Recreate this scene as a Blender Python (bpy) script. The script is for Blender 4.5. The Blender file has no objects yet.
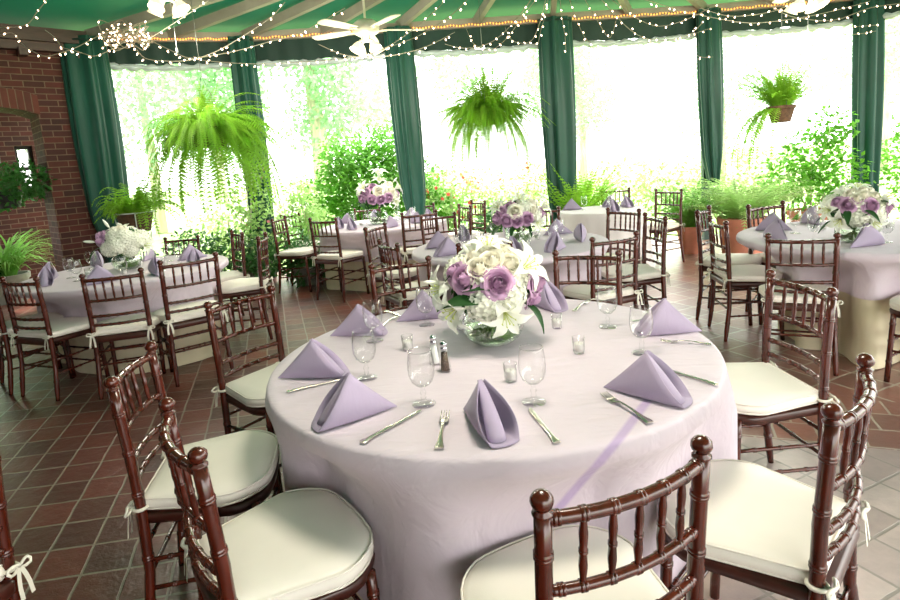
import bpy, math, random
from mathutils import Vector, Matrix
PI = math.pi
random.seed(7)
S = bpy.context.scene
C = S.collection

# ------------------------------------------------------------------ camera
F, CY, PITCH, ROLL, EYE = 573.0, -53.67, .145, -.076, 1.487
fwd = Vector((0, math.cos(PITCH), -math.sin(PITCH)))
up0 = Vector((0, math.sin(PITCH), math.cos(PITCH)))
rt = math.cos(ROLL) * Vector((1, 0, 0)) + math.sin(ROLL) * up0
up = -math.sin(ROLL) * Vector((1, 0, 0)) + math.cos(ROLL) * up0
O = Vector((0, 0, EYE))
cam = bpy.data.cameras.new('camera')
cam.sensor_width = 36
cam.lens = F / 900 * 36
cam.shift_y = CY / 900
cam.clip_start = .05
cam.clip_end = 300
co = bpy.data.objects.new('camera', cam)
C.objects.link(co)
m3 = Matrix((rt, up, -fwd)).transposed()
co.matrix_world = Matrix.Translation(O) @ m3.to_4x4()
S.camera = co


def ray(x, y):
    return (x - 450) / F * rt - (y - 300 - CY) / F * up + fwd


def U(x, y, z):
    """surveyed point at height z"""
    d = ray(x, y)
    return O + d * ((z - EYE) / d.z)


def AY(x, y, Y):
    """surveyed point at distance Y down the room"""
    d = ray(x, y)
    return O + d * (Y / d.y)


# ------------------------------------------------------------------ materials
def lin(c):
    return tuple(((v / 255) / 12.92 if v / 255 <= .04045 else ((v / 255 + .055) / 1.055) ** 2.4) for v in c)


def new_mat(name):
    m = bpy.data.materials.new(name)
    m.use_nodes = True
    nt = m.node_tree
    return m, nt, nt.nodes['Principled BSDF']


def N(nt, t, **kw):
    n = nt.nodes.new(t)
    for k, v in kw.items():
        if k in n.inputs:
            n.inputs[k].default_value = v
        else:
            setattr(n, k, v)
    return n


def mat(name, col, rough=.5, spec=.5, metal=0, var=.15, vscale=8, bump=0, bscale=60, coat=0, sheen=0, stretch=(1, 1, 1), detail=3):
    m, nt, b = new_mat(name)
    c = lin(col)
    tc = N(nt, 'ShaderNodeTexCoord')
    mp = N(nt, 'ShaderNodeMapping')
    mp.inputs['Scale'].default_value = stretch
    nt.links.new(tc.outputs['Object'], mp.inputs['Vector'])
    no = N(nt, 'ShaderNodeTexNoise', Scale=vscale, Detail=detail)
    nt.links.new(mp.outputs[0], no.inputs['Vector'])
    rp = N(nt, 'ShaderNodeValToRGB')
    rp.color_ramp.elements[0].position = .3
    rp.color_ramp.elements[1].position = .7
    rp.color_ramp.elements[0].color = (*[v * (1 - var) for v in c], 1)
    rp.color_ramp.elements[1].color = (*[min(1, v * (1 + var)) for v in c], 1)
    nt.links.new(no.outputs['Fac'], rp.inputs[0])
    nt.links.new(rp.outputs[0], b.inputs['Base Color'])
    b.inputs['Roughness'].default_value = rough
    b.inputs['Specular IOR Level'].default_value = spec
    b.inputs['Metallic'].default_value = metal
    b.inputs['Coat Weight'].default_value = coat
    b.inputs['Coat Roughness'].default_value = .15
    b.inputs['Sheen Weight'].default_value = sheen
    if bump:
        n2 = N(nt, 'ShaderNodeTexNoise', Scale=bscale, Detail=4)
        nt.links.new(mp.outputs[0], n2.inputs['Vector'])
        bp = N(nt, 'ShaderNodeBump', Strength=bump, Distance=.01)
        nt.links.new(n2.outputs['Fac'], bp.inputs['Height'])
        nt.links.new(bp.outputs[0], b.inputs['Normal'])
    return m


def leaf_mat(name, col, var=.35, trans=.5, rough=.5, vscale=3):
    m = mat(name, col, rough=rough, spec=.3, var=var, vscale=vscale)
    nt = m.node_tree
    b = nt.nodes['Principled BSDF']
    out = nt.nodes['Material Output']
    tr = N(nt, 'ShaderNodeBsdfTranslucent')
    src = b.inputs['Base Color'].links[0].from_socket
    nt.links.new(src, tr.inputs['Color'])
    mx = N(nt, 'ShaderNodeMixShader')
    mx.inputs[0].default_value = trans
    nt.links.new(b.outputs[0], mx.inputs[1])
    nt.links.new(tr.outputs[0], mx.inputs[2])
    nt.links.new(mx.outputs[0], out.inputs['Surface'])
    return m


def glass_mat(name, tint=(1, 1, 1), lo=.06, hi=.75):
    """thin clear glass: transparent, with a Fresnel-weighted gloss"""
    m, nt, b = new_mat(name)
    out = nt.nodes['Material Output']
    nt.nodes.remove(b)
    tr = N(nt, 'ShaderNodeBsdfTransparent', Color=(*tint, 1))
    gl = N(nt, 'ShaderNodeBsdfGlossy', Roughness=.03)
    lw = N(nt, 'ShaderNodeLayerWeight', Blend=.5)
    pw = N(nt, 'ShaderNodeMath', operation='POWER')
    pw.inputs[1].default_value = 3
    nt.links.new(lw.outputs['Facing'], pw.inputs[0])
    mr = N(nt, 'ShaderNodeMath', operation='MULTIPLY_ADD')
    mr.inputs[1].default_value = hi
    mr.inputs[2].default_value = lo
    nt.links.new(pw.outputs[0], mr.inputs[0])
    mx = N(nt, 'ShaderNodeMixShader')
    nt.links.new(mr.outputs[0], mx.inputs[0])
    nt.links.new(tr.outputs[0], mx.inputs[1])
    nt.links.new(gl.outputs[0], mx.inputs[2])
    nt.links.new(mx.outputs[0], out.inputs['Surface'])
    return m


def emit_mat(name, col, s):
    m, nt, b = new_mat(name)
    b.inputs['Base Color'].default_value = (*lin(col), 1)
    b.inputs['Emission Color'].default_value = (*lin(col), 1)
    b.inputs['Emission Strength'].default_value = s
    return m


def cloth_mat(name, col, wr=.35, wscale=7, trans=.12, stain=False):
    m = mat(name, col, rough=.75, spec=.25, var=.03, vscale=4, sheen=.15)
    nt = m.node_tree
    b = nt.nodes['Principled BSDF']
    tc = nt.nodes['Texture Coordinate']
    mp = N(nt, 'ShaderNodeMapping')
    mp.inputs['Scale'].default_value = (1.0, 3.2, 1.3)
    mp.inputs['Rotation'].default_value = (0, 0, .35)
    nt.links.new(tc.outputs['Object'], mp.inputs['Vector'])
    n1 = N(nt, 'ShaderNodeTexNoise', Scale=wscale, Detail=3, Roughness=.5, Distortion=.6)
    nt.links.new(mp.outputs[0], n1.inputs['Vector'])
    n2 = N(nt, 'ShaderNodeTexNoise', Scale=900, Detail=1)
    nt.links.new(tc.outputs['Object'], n2.inputs['Vector'])
    b2 = N(nt, 'ShaderNodeBump', Strength=.06, Distance=.002)
    nt.links.new(n2.outputs['Fac'], b2.inputs['Height'])
    b1 = N(nt, 'ShaderNodeBump', Strength=wr, Distance=.02)
    nt.links.new(n1.outputs['Fac'], b1.inputs['Height'])
    nt.links.new(b2.outputs[0], b1.inputs['Normal'])
    nt.links.new(b1.outputs[0], b.inputs['Normal'])
    src = b.inputs['Base Color'].links[0].from_socket
    if stain:
        # a lavender streak of dye running over the near edge of this cloth (a thin slice through the cloth)
        tc0 = Vector((.12, 2.14, 0))
        pa = U(648, 400, .762) - tc0
        pb_ = U(606, 456, .757) - tc0
        dr = ray(566, 503)
        k = .5
        while ((O + dr * k).xy - tc0.xy).length > .835:
            k += .002
        pc_ = O + dr * k - tc0
        nv = (pb_ - pa).cross(pc_ - pa).normalized()
        dot = N(nt, 'ShaderNodeVectorMath', operation='DOT_PRODUCT')
        dot.inputs[1].default_value = nv
        nt.links.new(tc.outputs['Object'], dot.inputs[0])
        sep = N(nt, 'ShaderNodeSeparateXYZ')
        nt.links.new(tc.outputs['Object'], sep.inputs[0])
        sb = N(nt, 'ShaderNodeMath', operation='SUBTRACT')
        sb.inputs[1].default_value = nv.dot(pa)
        nt.links.new(dot.outputs['Value'], sb.inputs[0])
        ab = N(nt, 'ShaderNodeMath', operation='ABSOLUTE')
        nt.links.new(sb.outputs[0], ab.inputs[0])
        lt = N(nt, 'ShaderNodeMapRange')
        lt.inputs['From Min'].default_value = .006
        lt.inputs['From Max'].default_value = .014
        lt.inputs['To Min'].default_value = .55
        lt.inputs['To Max'].default_value = 0
        nt.links.new(ab.outputs[0], lt.inputs['Value'])
        yl = N(nt, 'ShaderNodeMath', operation='LESS_THAN')
        yl.inputs[1].default_value = -.5
        nt.links.new(sep.outputs[1], yl.inputs[0])
        ml = N(nt, 'ShaderNodeMath', operation='MULTIPLY')
        nt.links.new(lt.outputs[0], ml.inputs[0])
        nt.links.new(yl.outputs[0], ml.inputs[1])
        mc = N(nt, 'ShaderNodeMix', data_type='RGBA')
        nt.links.new(ml.outputs[0], mc.inputs[0])
        nt.links.new(src, mc.inputs[6])
        mc.inputs[7].default_value = (*lin((165, 130, 195)), 1)
        nt.links.new(mc.outputs[2], b.inputs['Base Color'])
        src = mc.outputs[2]
    if trans:
        out = nt.nodes['Material Output']
        tr = N(nt, 'ShaderNodeBsdfTranslucent')
        nt.links.new(src, tr.inputs['Color'])
        nt.links.new(b1.outputs[0], tr.inputs['Normal'])
        mx = N(nt, 'ShaderNodeMixShader')
        mx.inputs[0].default_value = trans
        nt.links.new(b.outputs[0], mx.inputs[1])
        nt.links.new(tr.outputs[0], mx.inputs[2])
        nt.links.new(mx.outputs[0], out.inputs['Surface'])
    return m


def brick_mat(name, uv=True, c1=(82, 36, 27), c2=(54, 25, 21), mort=(106, 84, 67), w=.22, h=.075, ms=.012, off=.5):
    m, nt, b = new_mat(name)
    tc = N(nt, 'ShaderNodeTexCoord')
    br = N(nt, 'ShaderNodeTexBrick', Scale=1.0)
    br.offset = off
    br.inputs['Brick Width'].default_value = w
    br.inputs['Row Height'].default_value = h
    br.inputs['Mortar Size'].default_value = ms / 2
    br.inputs['Mortar Smooth'].default_value = .2
    br.inputs['Color1'].default_value = (*lin(c1), 1)
    br.inputs['Color2'].default_value = (*lin(c2), 1)
    br.inputs['Mortar'].default_value = (*lin(mort), 1)
    nt.links.new(tc.outputs['UV' if uv else 'Object'], br.inputs['Vector'])
    no = N(nt, 'ShaderNodeTexNoise', Scale=9, Detail=4)
    nt.links.new(tc.outputs['Object'], no.inputs['Vector'])
    mr = N(nt, 'ShaderNodeMapRange')
    mr.inputs['To Min'].default_value = .65
    mr.inputs['To Max'].default_value = 1.3
    nt.links.new(no.outputs['Fac'], mr.inputs['Value'])
    mul = N(nt, 'ShaderNodeVectorMath', operation='SCALE')
    nt.links.new(br.outputs['Color'], mul.inputs[0])
    nt.links.new(mr.outputs[0], mul.inputs['Scale'])
    nt.links.new(mul.outputs[0], b.inputs['Base Color'])
    b.inputs['Roughness'].default_value = .85
    bp = N(nt, 'ShaderNodeBump', Strength=.7, Distance=.012)
    iv = N(nt, 'ShaderNodeMath', operation='SUBTRACT')
    iv.inputs[0].default_value = 1
    nt.links.new(br.outputs['Fac'], iv.inputs[1])
    nt.links.new(iv.outputs[0], bp.inputs['Height'])
    nt.links.new(bp.outputs[0], b.inputs['Normal'])
    return m


def floor_mat():
    m, nt, b = new_mat('terracotta_tiles')
    tc = N(nt, 'ShaderNodeTexCoord')

    def grid(yaw, gx, gy, s, off=0.0, bw=1.0, mort=.035):
        # tile coordinates along the two (nearly square) laying directions
        if not hasattr(yaw, '__len__'):
            yaw, s = (yaw, yaw + PI / 2), (s, s)
        M2 = Matrix(((s[0] * math.cos(yaw[0]), s[1] * math.cos(yaw[1])), (s[0] * math.sin(yaw[0]), s[1] * math.sin(yaw[1])))).inverted()
        g0 = M2 @ Vector((gx, gy))
        cmb = N(nt, 'ShaderNodeCombineXYZ')
        for ax in (0, 1):
            dt = N(nt, 'ShaderNodeVectorMath', operation='DOT_PRODUCT')
            dt.inputs[1].default_value = (M2[ax][0], M2[ax][1], 0)
            nt.links.new(tc.outputs['Object'], dt.inputs[0])
            sb_ = N(nt, 'ShaderNodeMath', operation='SUBTRACT')
            sb_.inputs[1].default_value = g0[ax] - 50
            nt.links.new(dt.outputs['Value'], sb_.inputs[0])
            nt.links.new(sb_.outputs[0], cmb.inputs[ax])
        wb = N(nt, 'ShaderNodeTexNoise', Scale=6, Detail=2)
        nt.links.new(tc.outputs['Object'], wb.inputs['Vector'])
        wv = N(nt, 'ShaderNodeVectorMath', operation='MULTIPLY_ADD')
        wv.inputs[1].default_value = (.09, .09, 0)
        nt.links.new(wb.outputs['Color'], wv.inputs[0])
        nt.links.new(cmb.outputs[0], wv.inputs[2])
        br = N(nt, 'ShaderNodeTexBrick', Scale=1.0)
        br.offset = off
        br.inputs['Brick Width'].default_value = bw
        br.inputs['Row Height'].default_value = 1
        br.inputs['Mortar Size'].default_value = mort
        br.inputs['Mortar Smooth'].default_value = .3
        br.inputs['Color1'].default_value = (*lin((116, 53, 41)), 1)
        br.inputs['Color2'].default_value = (*lin((80, 41, 34)), 1)
        br.inputs['Mortar'].default_value = (*lin((138, 126, 110)), 1)
        nt.links.new(wv.outputs[0], br.inputs['Vector'])
        return br
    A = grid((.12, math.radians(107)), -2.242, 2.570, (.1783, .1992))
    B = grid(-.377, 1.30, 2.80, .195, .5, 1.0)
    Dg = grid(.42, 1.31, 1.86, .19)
    Dg.inputs['Color1'].default_value = (*lin((188, 170, 165)), 1)  # pale pavers, daylight reflection partly put into the base colour
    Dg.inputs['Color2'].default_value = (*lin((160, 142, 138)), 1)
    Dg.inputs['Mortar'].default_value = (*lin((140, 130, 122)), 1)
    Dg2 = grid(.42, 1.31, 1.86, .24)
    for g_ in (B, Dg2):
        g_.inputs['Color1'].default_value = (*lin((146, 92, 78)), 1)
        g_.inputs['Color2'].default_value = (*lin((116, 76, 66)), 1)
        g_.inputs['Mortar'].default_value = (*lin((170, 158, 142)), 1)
    sep = N(nt, 'ShaderNodeSeparateXYZ')
    nt.links.new(tc.outputs['Object'], sep.inputs[0])
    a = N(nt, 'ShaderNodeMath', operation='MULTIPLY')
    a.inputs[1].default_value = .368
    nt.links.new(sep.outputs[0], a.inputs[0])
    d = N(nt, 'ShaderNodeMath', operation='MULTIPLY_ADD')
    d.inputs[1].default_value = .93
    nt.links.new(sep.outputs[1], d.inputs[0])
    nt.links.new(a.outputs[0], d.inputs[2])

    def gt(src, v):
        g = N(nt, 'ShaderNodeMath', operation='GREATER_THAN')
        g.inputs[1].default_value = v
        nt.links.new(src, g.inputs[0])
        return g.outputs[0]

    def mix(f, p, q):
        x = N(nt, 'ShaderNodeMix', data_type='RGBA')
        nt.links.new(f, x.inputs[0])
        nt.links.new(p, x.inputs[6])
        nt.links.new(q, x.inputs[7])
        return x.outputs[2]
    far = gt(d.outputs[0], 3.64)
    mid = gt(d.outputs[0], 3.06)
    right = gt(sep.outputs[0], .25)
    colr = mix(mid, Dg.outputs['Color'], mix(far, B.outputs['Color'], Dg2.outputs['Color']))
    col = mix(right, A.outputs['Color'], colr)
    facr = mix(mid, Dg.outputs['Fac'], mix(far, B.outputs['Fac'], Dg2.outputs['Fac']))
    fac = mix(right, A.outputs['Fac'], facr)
    no = N(nt, 'ShaderNodeTexNoise', Scale=14, Detail=5, Roughness=.65)
    nt.links.new(tc.outputs['Object'], no.inputs['Vector'])
    mr = N(nt, 'ShaderNodeMapRange')
    mr.inputs['To Min'].default_value = .7
    mr.inputs['To Max'].default_value = 1.3
    nt.links.new(no.outputs['Fac'], mr.inputs['Value'])
    mul = N(nt, 'ShaderNodeVectorMath', operation='SCALE')
    nt.links.new(col, mul.inputs[0])
    nt.links.new(mr.outputs[0], mul.inputs['Scale'])
    nt.links.new(mul.outputs[0], b.inputs['Base Color'])
    r2 = N(nt, 'ShaderNodeMapRange')
    r2.inputs['To Min'].default_value = .24
    r2.inputs['To Max'].default_value = .48
    nt.links.new(no.outputs['Fac'], r2.inputs['Value'])
    nt.links.new(r2.outputs[0], b.inputs['Roughness'])
    b.inputs['Specular IOR Level'].default_value = .75
    cw = N(nt, 'ShaderNodeMath', operation='MULTIPLY')
    cw.inputs[1].default_value = .6
    nt.links.new(right, cw.inputs[0])
    nt.links.new(cw.outputs[0], b.inputs['Coat Weight'])
    b.inputs['Coat Roughness'].default_value = .3
    hs = N(nt, 'ShaderNodeMath', operation='MULTIPLY_ADD')
    hs.inputs[1].default_value = -1.0
    nt.links.new(fac, hs.inputs[0])
    nt.links.new(no.outputs['Fac'], hs.inputs[2])
    bp = N(nt, 'ShaderNodeBump', Strength=.5, Distance=.012)
    nt.links.new(hs.outputs[0], bp.inputs['Height'])
    nt.links.new(bp.outputs[0], b.inputs['Normal'])
    return m


M = {}
M['wood'] = mat('mahogany_wood', (74, 25, 12), rough=.24, spec=.5, var=.35, vscale=14, stretch=(3, 3, .6), coat=.25)
M['seatwood'] = mat('dark_seat_wood', (62, 26, 18), rough=.35, var=.3, vscale=14, coat=.2)
M['cushion'] = mat('ivory_cushion_fabric', (234, 227, 217), rough=.7, spec=.2, var=.03, vscale=5, bump=.06, bscale=300)
M['ribbon'] = mat('ivory_ribbon', (228, 222, 208), rough=.65, var=.04)
M['cloth'] = cloth_mat('lavender_tablecloth', (217, 203, 214), wr=.5)
M['cloth_dyed'] = cloth_mat('lavender_tablecloth_with_streak', (217, 203, 214), wr=.5, stain=True)
M['white_cloth'] = cloth_mat('white_tablecloth', (226, 218, 218), wr=.2)
M['skirt'] = cloth_mat('ivory_table_skirt', (232, 222, 190), wr=.25, wscale=4)
M['napkin'] = cloth_mat('lavender_napkin', (178, 163, 188), wr=.1, wscale=12, trans=.15)
M['glass'] = glass_mat('clear_glass', (.993, .995, .993), .03, .9)
M['vase_glass'] = glass_mat('vase_glass', (.97, .99, .97), .06, .9)
M['water'] = glass_mat('vase_water', (.93, .97, .88), .04, .7)
M['wax'] = mat('white_candle_wax', (236, 234, 228), rough=.45, var=.02)
M['steel'] = mat('stainless_steel', (215, 210, 198), rough=.24, metal=1, var=.04)
M['chrome'] = mat('chrome_cap', (200, 200, 205), rough=.12, metal=1, var=.03)
M['salt'] = mat('white_salt', (235, 235, 232), rough=.9, var=.05)
M['pepper'] = mat('ground_pepper', (92, 74, 66), rough=.9, var=.5, vscale=220)
M['rose_l'] = leaf_mat('lavender_rose_petal', (200, 160, 194), var=.12, trans=.1)
M['rose_w'] = leaf_mat('cream_rose_petal', (244, 240, 226), var=.05, trans=.12)
M['hyd'] = leaf_mat('white_hydrangea_petal', (238, 238, 224), var=.08, trans=.15)
M['lily'] = leaf_mat('white_lily_petal', (244, 246, 236), var=.03, trans=.25)
M['stamen'] = mat('lily_stamen', (196, 206, 110), rough=.6)
M['dleaf'] = leaf_mat('dark_bouquet_leaf', (46, 88, 42), trans=.25)
M['stem'] = mat('cut_flower_stems', (92, 128, 52), rough=.5, var=.3, vscale=20)
M['fern'] = leaf_mat('bright_fern_frond', (140, 190, 58), trans=.6, var=.3, vscale=5)
M['fern2'] = leaf_mat('mid_green_fern_frond', (118, 172, 76), trans=.55, var=.3, vscale=5)
M['bush'] = leaf_mat('bush_leaf', (100, 164, 50), trans=.5, var=.35, vscale=3)
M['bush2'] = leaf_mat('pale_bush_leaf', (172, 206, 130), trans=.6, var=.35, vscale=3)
M['bush3'] = leaf_mat('deep_green_leaf', (58, 110, 48), trans=.4, var=.4, vscale=3)
M['pink'] = leaf_mat('pink_blossom', (226, 140, 150), trans=.4)
M['red'] = leaf_mat('coral_red_blossom', (226, 96, 84), trans=.4)
M['treeleaf'] = leaf_mat('haze_tree_leaf', (172, 206, 168), trans=.5, var=.22, vscale=.5)  # bright garden haze put into the leaf colour
M['bark'] = mat('tree_bark', (196, 184, 168), rough=.9, var=.3, vscale=4, stretch=(4, 4, .6), bump=.5, bscale=10)
M['canvas'] = None
M['curtain'] = mat('green_curtain_canvas', (10, 70, 56), rough=.45, spec=.35, var=.12, vscale=3, bump=.1, bscale=200, sheen=.2)
M['valance'] = mat('dark_green_valance', (8, 46, 36), rough=.6, var=.15, vscale=3)
M['vinyl'] = mat('rolled_clear_vinyl', (186, 198, 200), rough=.25, spec=.6, var=.2, vscale=6, stretch=(1, 1, 6))
M['beam'] = mat('grey_painted_rafter', (146, 140, 126), rough=.5, var=.1, vscale=5)
M['post'] = mat('dark_green_post_paint', (16, 60, 48), rough=.45, var=.1)
M['darkwood'] = mat('dark_brown_cornice_wood', (64, 42, 32), rough=.5, var=.25, vscale=6, stretch=(1, 1, 5))
M['brick'] = brick_mat('red_brick')
M['soldier'] = brick_mat('arch_brick', w=.075, h=.24, off=0, c1=(98, 48, 36), c2=(70, 35, 28))
M['floor'] = floor_mat()
M['terra'] = mat('terracotta_pot_clay', (188, 122, 98), rough=.8, var=.15, vscale=6, bump=.15)
M['soil'] = mat('potting_soil', (52, 38, 28), rough=.95, var=.4, vscale=40)
M['basket'] = mat('brown_coir_basket', (82, 58, 40), rough=.9, var=.4, vscale=30, bump=.6, bscale=60)
M['blackpot'] = mat('black_plastic_pot', (24, 26, 24), rough=.5, var=.2)
M['greypot'] = mat('grey_stone_planter', (132, 134, 124), rough=.85, var=.2, vscale=10, bump=.2)
M['wire'] = mat('thin_steel_wire', (120, 124, 120), rough=.35, metal=.8, var=.05)
M['whitemetal'] = mat('white_painted_iron', (218, 220, 214), rough=.4, var=.04)
M['fan'] = mat('white_fan_enamel', (196, 192, 172), rough=.35, var=.04)
M['fanglass'] = emit_mat('frosted_lamp_glass', (255, 240, 205), .35)
M['cord'] = mat('clear_light_cord', (128, 122, 106), rough=.4, var=.05)
M['bulb'] = emit_mat('fairy_bulb_glow', (255, 214, 176), 7)
M['rope'] = emit_mat('amber_rope_light_glow', (255, 150, 60), 2.2)
M['lawn'] = mat('lawn', (150, 180, 110), rough=.9, var=.25, vscale=2)
M['picket'] = mat('white_picket_paint', (236, 236, 232), rough=.6, var=.03)
M['iron'] = mat('dark_window_frame', (30, 24, 22), rough=.5)


def canvas_mat():
    m = mat('green_canvas_roof', (12, 100, 74), rough=.55, var=.08, vscale=2)
    nt = m.node_tree
    b = nt.nodes['Principled BSDF']
    out = nt.nodes['Material Output']
    tr = N(nt, 'ShaderNodeBsdfTranslucent', Color=(*lin((24, 150, 108)), 1))
    mx = N(nt, 'ShaderNodeMixShader')
    mx.inputs[0].default_value = .02
    nt.links.new(b.outputs[0], mx.inputs[1])
    nt.links.new(tr.outputs[0], mx.inputs[2])
    nt.links.new(mx.outputs[0], out.inputs['Surface'])
    return m


M['canvas'] = canvas_mat()


# ------------------------------------------------------------------ mesh builder
class MB:
    def __init__(s):
        s.v, s.f, s.mi = [], [], []
        s.m = 0

    def add(s, vs, fs):
        o = len(s.v)
        s.v += [tuple(p) for p in vs]
        s.f += [tuple(i + o for i in f) for f in fs]
        s.mi += [s.m] * len(fs)

    def box(s, c, size, rz=0, R=None):
        hx, hy, hz = (q / 2 for q in size)
        R = R or Matrix.Rotation(rz, 3, 'Z')
        c = Vector(c)
        vs = [c + R @ Vector((x * hx, y * hy, z * hz)) for z in (-1, 1) for x, y in ((-1, -1), (1, -1), (1, 1), (-1, 1))]
        s.add(vs, [(3, 2, 1, 0), (4, 5, 6, 7), (0, 1, 5, 4), (1, 2, 6, 5), (2, 3, 7, 6), (3, 0, 4, 7)])

    def beam(s, a, b, w, h):
        a, b = Vector(a), Vector(b)
        d = (b - a)
        L = d.length
        d.normalize()
        x = d.cross(Vector((0, 0, 1)))
        if x.length < 1e-4:
            x = Vector((1, 0, 0))
        x.normalize()
        z = x.cross(d)
        R = Matrix((x, d, z)).transposed()
        s.box((a + b) / 2, (w, L, h), R=R)

    def tube(s, pts, rad, seg=8, cap=True, closed=False):
        pts = [Vector(p) for p in pts]
        n = len(pts)
        if not hasattr(rad, '__len__'):
            rad = [rad] * n
        vs = []
        ref = None
        for i, p in enumerate(pts):
            if closed:
                t = pts[(i + 1) % n] - pts[i - 1]
            else:
                t = pts[min(i + 1, n - 1)] - pts[max(i - 1, 0)]
            if t.length < 1e-9:
                t = Vector((0, 0, 1))
            t.normalize()
            if ref is None:
                ref = t.orthogonal().normalized()
            ref = (ref - t * ref.dot(t))
            if ref.length < 1e-6:
                ref = t.orthogonal()
            ref.normalize()
            b = t.cross(ref)
            for k in range(seg):
                a = 2 * PI * k / seg
                vs.append(p + (ref * math.cos(a) + b * math.sin(a)) * rad[i])
        fs = []
        for i in range(n if closed else n - 1):
            j = (i + 1) % n
            for k in range(seg):
                k2 = (k + 1) % seg
                fs.append((i * seg + k, i * seg + k2, j * seg + k2, j * seg + k))
        if cap and not closed:
            fs.append(tuple(range(seg))[::-1])
            fs.append(tuple((n - 1) * seg + k for k in range(seg)))
        s.add(vs, fs)

    def lathe(s, prof, seg=20, c=(0, 0, 0), cap=True):
        c = Vector(c)
        vs, fs = [], []
        for r, z in prof:
            for k in range(seg):
                a = 2 * PI * k / seg
                vs.append(c + Vector((r * math.cos(a), r * math.sin(a), z)))
        for i in range(len(prof) - 1):
            for k in range(seg):
                k2 = (k + 1) % seg
                fs.append((i * seg + k, i * seg + k2, (i + 1) * seg + k2, (i + 1) * seg + k))
        if cap:
            if prof[0][0] > 1e-5:
                fs.append(tuple(range(seg))[::-1])
            if prof[-1][0] > 1e-5:
                fs.append(tuple((len(prof) - 1) * seg + k for k in range(seg)))
        s.add(vs, fs)

    def ball(s, c, r, seg=10, rings=6, sc=(1, 1, 1)):
        c = Vector(c)
        vs = [c + Vector((0, 0, -r * sc[2]))]
        for i in range(1, rings):
            p = -PI / 2 + PI * i / rings
            for k in range(seg):
                a = 2 * PI * k / seg
                vs.append(c + Vector((r * sc[0] * math.cos(p) * math.cos(a), r * sc[1] * math.cos(p) * math.sin(a), r * sc[2] * math.sin(p))))
        vs.append(c + Vector((0, 0, r * sc[2])))
        fs = []
        for k in range(seg):
            fs.append((0, 1 + (k + 1) % seg, 1 + k))
        for i in range(rings - 2):
            for k in range(seg):
                k2 = (k + 1) % seg
                fs.append((1 + i * seg + k, 1 + i * seg + k2, 1 + (i + 1) * seg + k2, 1 + (i + 1) * seg + k))
        b = 1 + (rings - 2) * seg
        for k in range(seg):
            fs.append((b + k, b + (k + 1) % seg, len(vs) - 1))
        s.add(vs, fs)

    def grid(s, rows, closed=False):
        n = len(rows[0])
        vs = [p for r in rows for p in r]
        fs = []
        for i in range(len(rows) - 1):
            for k in range(n if closed else n - 1):
                k2 = (k + 1) % n
                fs.append((i * n + k, i * n + k2, (i + 1) * n + k2, (i + 1) * n + k))
        s.add(vs, fs)

    def leaf(s, p, d, nrm, L, w, fold=.25, droop=0):
        """pointed leaf from p along d"""
        d = Vector(d).normalized()
        n = Vector(nrm)
        x = d.cross(n)
        if x.length < 1e-5:
            x = d.orthogonal()
        x.normalize()
        n = x.cross(d)
        p = Vector(p)
        m = p + d * L * .45 - n * droop * L * .3
        e = p + d * L - n * droop * L
        s.add([p, m + x * w / 2 + n * w * fold, e, m - x * w / 2 + n * w * fold, m],
              [(0, 1, 4), (1, 2, 4), (0, 4, 3), (4, 2, 3)])

    def mesh(s, name, mats, smooth=True):
        me = bpy.data.meshes.new(name)
        me.from_pydata(s.v, [], s.f)
        mats = mats if isinstance(mats, (list, tuple)) else [mats]
        for m in mats:
            me.materials.append(m)
        if len(mats) > 1:
            me.polygons.foreach_set('material_index', s.mi)
        if smooth:
            me.polygons.foreach_set('use_smooth', [True] * len(me.polygons))
        me.update()
        return me

    def build(s, name, mats, parent=None, smooth=True, angle=None):
        me = s.mesh(name, mats, smooth)
        if smooth and angle is not None:
            me.set_sharp_from_angle(angle=angle)
        o = bpy.data.objects.new(name, me)
        C.objects.link(o)
        if parent:
            o.parent = parent
        return o


def tag(o, label=None, cat=None, group=None, kind=None):
    if label:
        o['label'] = label
    if cat:
        o['category'] = cat
    if group:
        o['group'] = group
    if kind:
        o['kind'] = kind
    return o


def empty(name, loc, rz=0, label=None, cat=None, group=None, sc=1):
    o = bpy.data.objects.new(name, None)
    C.objects.link(o)
    o.empty_display_size = .05
    o.location = loc
    o.rotation_euler = (0, 0, rz)
    o.scale = (sc, sc, sc)
    return tag(o, label, cat, group)


def struct(o):
    o['kind'] = 'structure'
    return o


KIDS = {}


def kids(o):
    k = o.name
    if k not in KIDS:
        KIDS[k] = list(o.children)
    return KIDS[k]


def dup(o, parent=None):
    c = o.copy()
    C.objects.link(c)
    c.parent = parent
    for ch in kids(o):
        dup(ch, c)
    return c


def place(proto, used, loc, rz, sc=1, label=None, group=None):
    """first use moves the prototype itself, later uses copy it with its parts"""
    o = dup(proto) if proto.name in used else proto
    used.add(proto.name)
    o.location = loc
    o.rotation_euler = (0, 0, rz)
    o.scale = (sc, sc, sc)
    if label:
        o['label'] = label
    if group:
        o['group'] = group
    return o


USED = set()

# ------------------------------------------------------------------ setting: floor, lawn, roof, walls
fl = MB()
fl.add([(-11, -7, 0), (10, -7, 0), (10, 9.3, 0), (-11, 9.3, 0)], [(0, 1, 2, 3)])
struct(fl.build('floor', M['floor'], smooth=False))
lw = MB()
lw.add([(-90, -60, -.12), (90, -60, -.12), (90, 120, -.12), (-90, 120, -.12)], [(0, 1, 2, 3)])
struct(lw.build('ground', M['lawn'], smooth=False))

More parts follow.
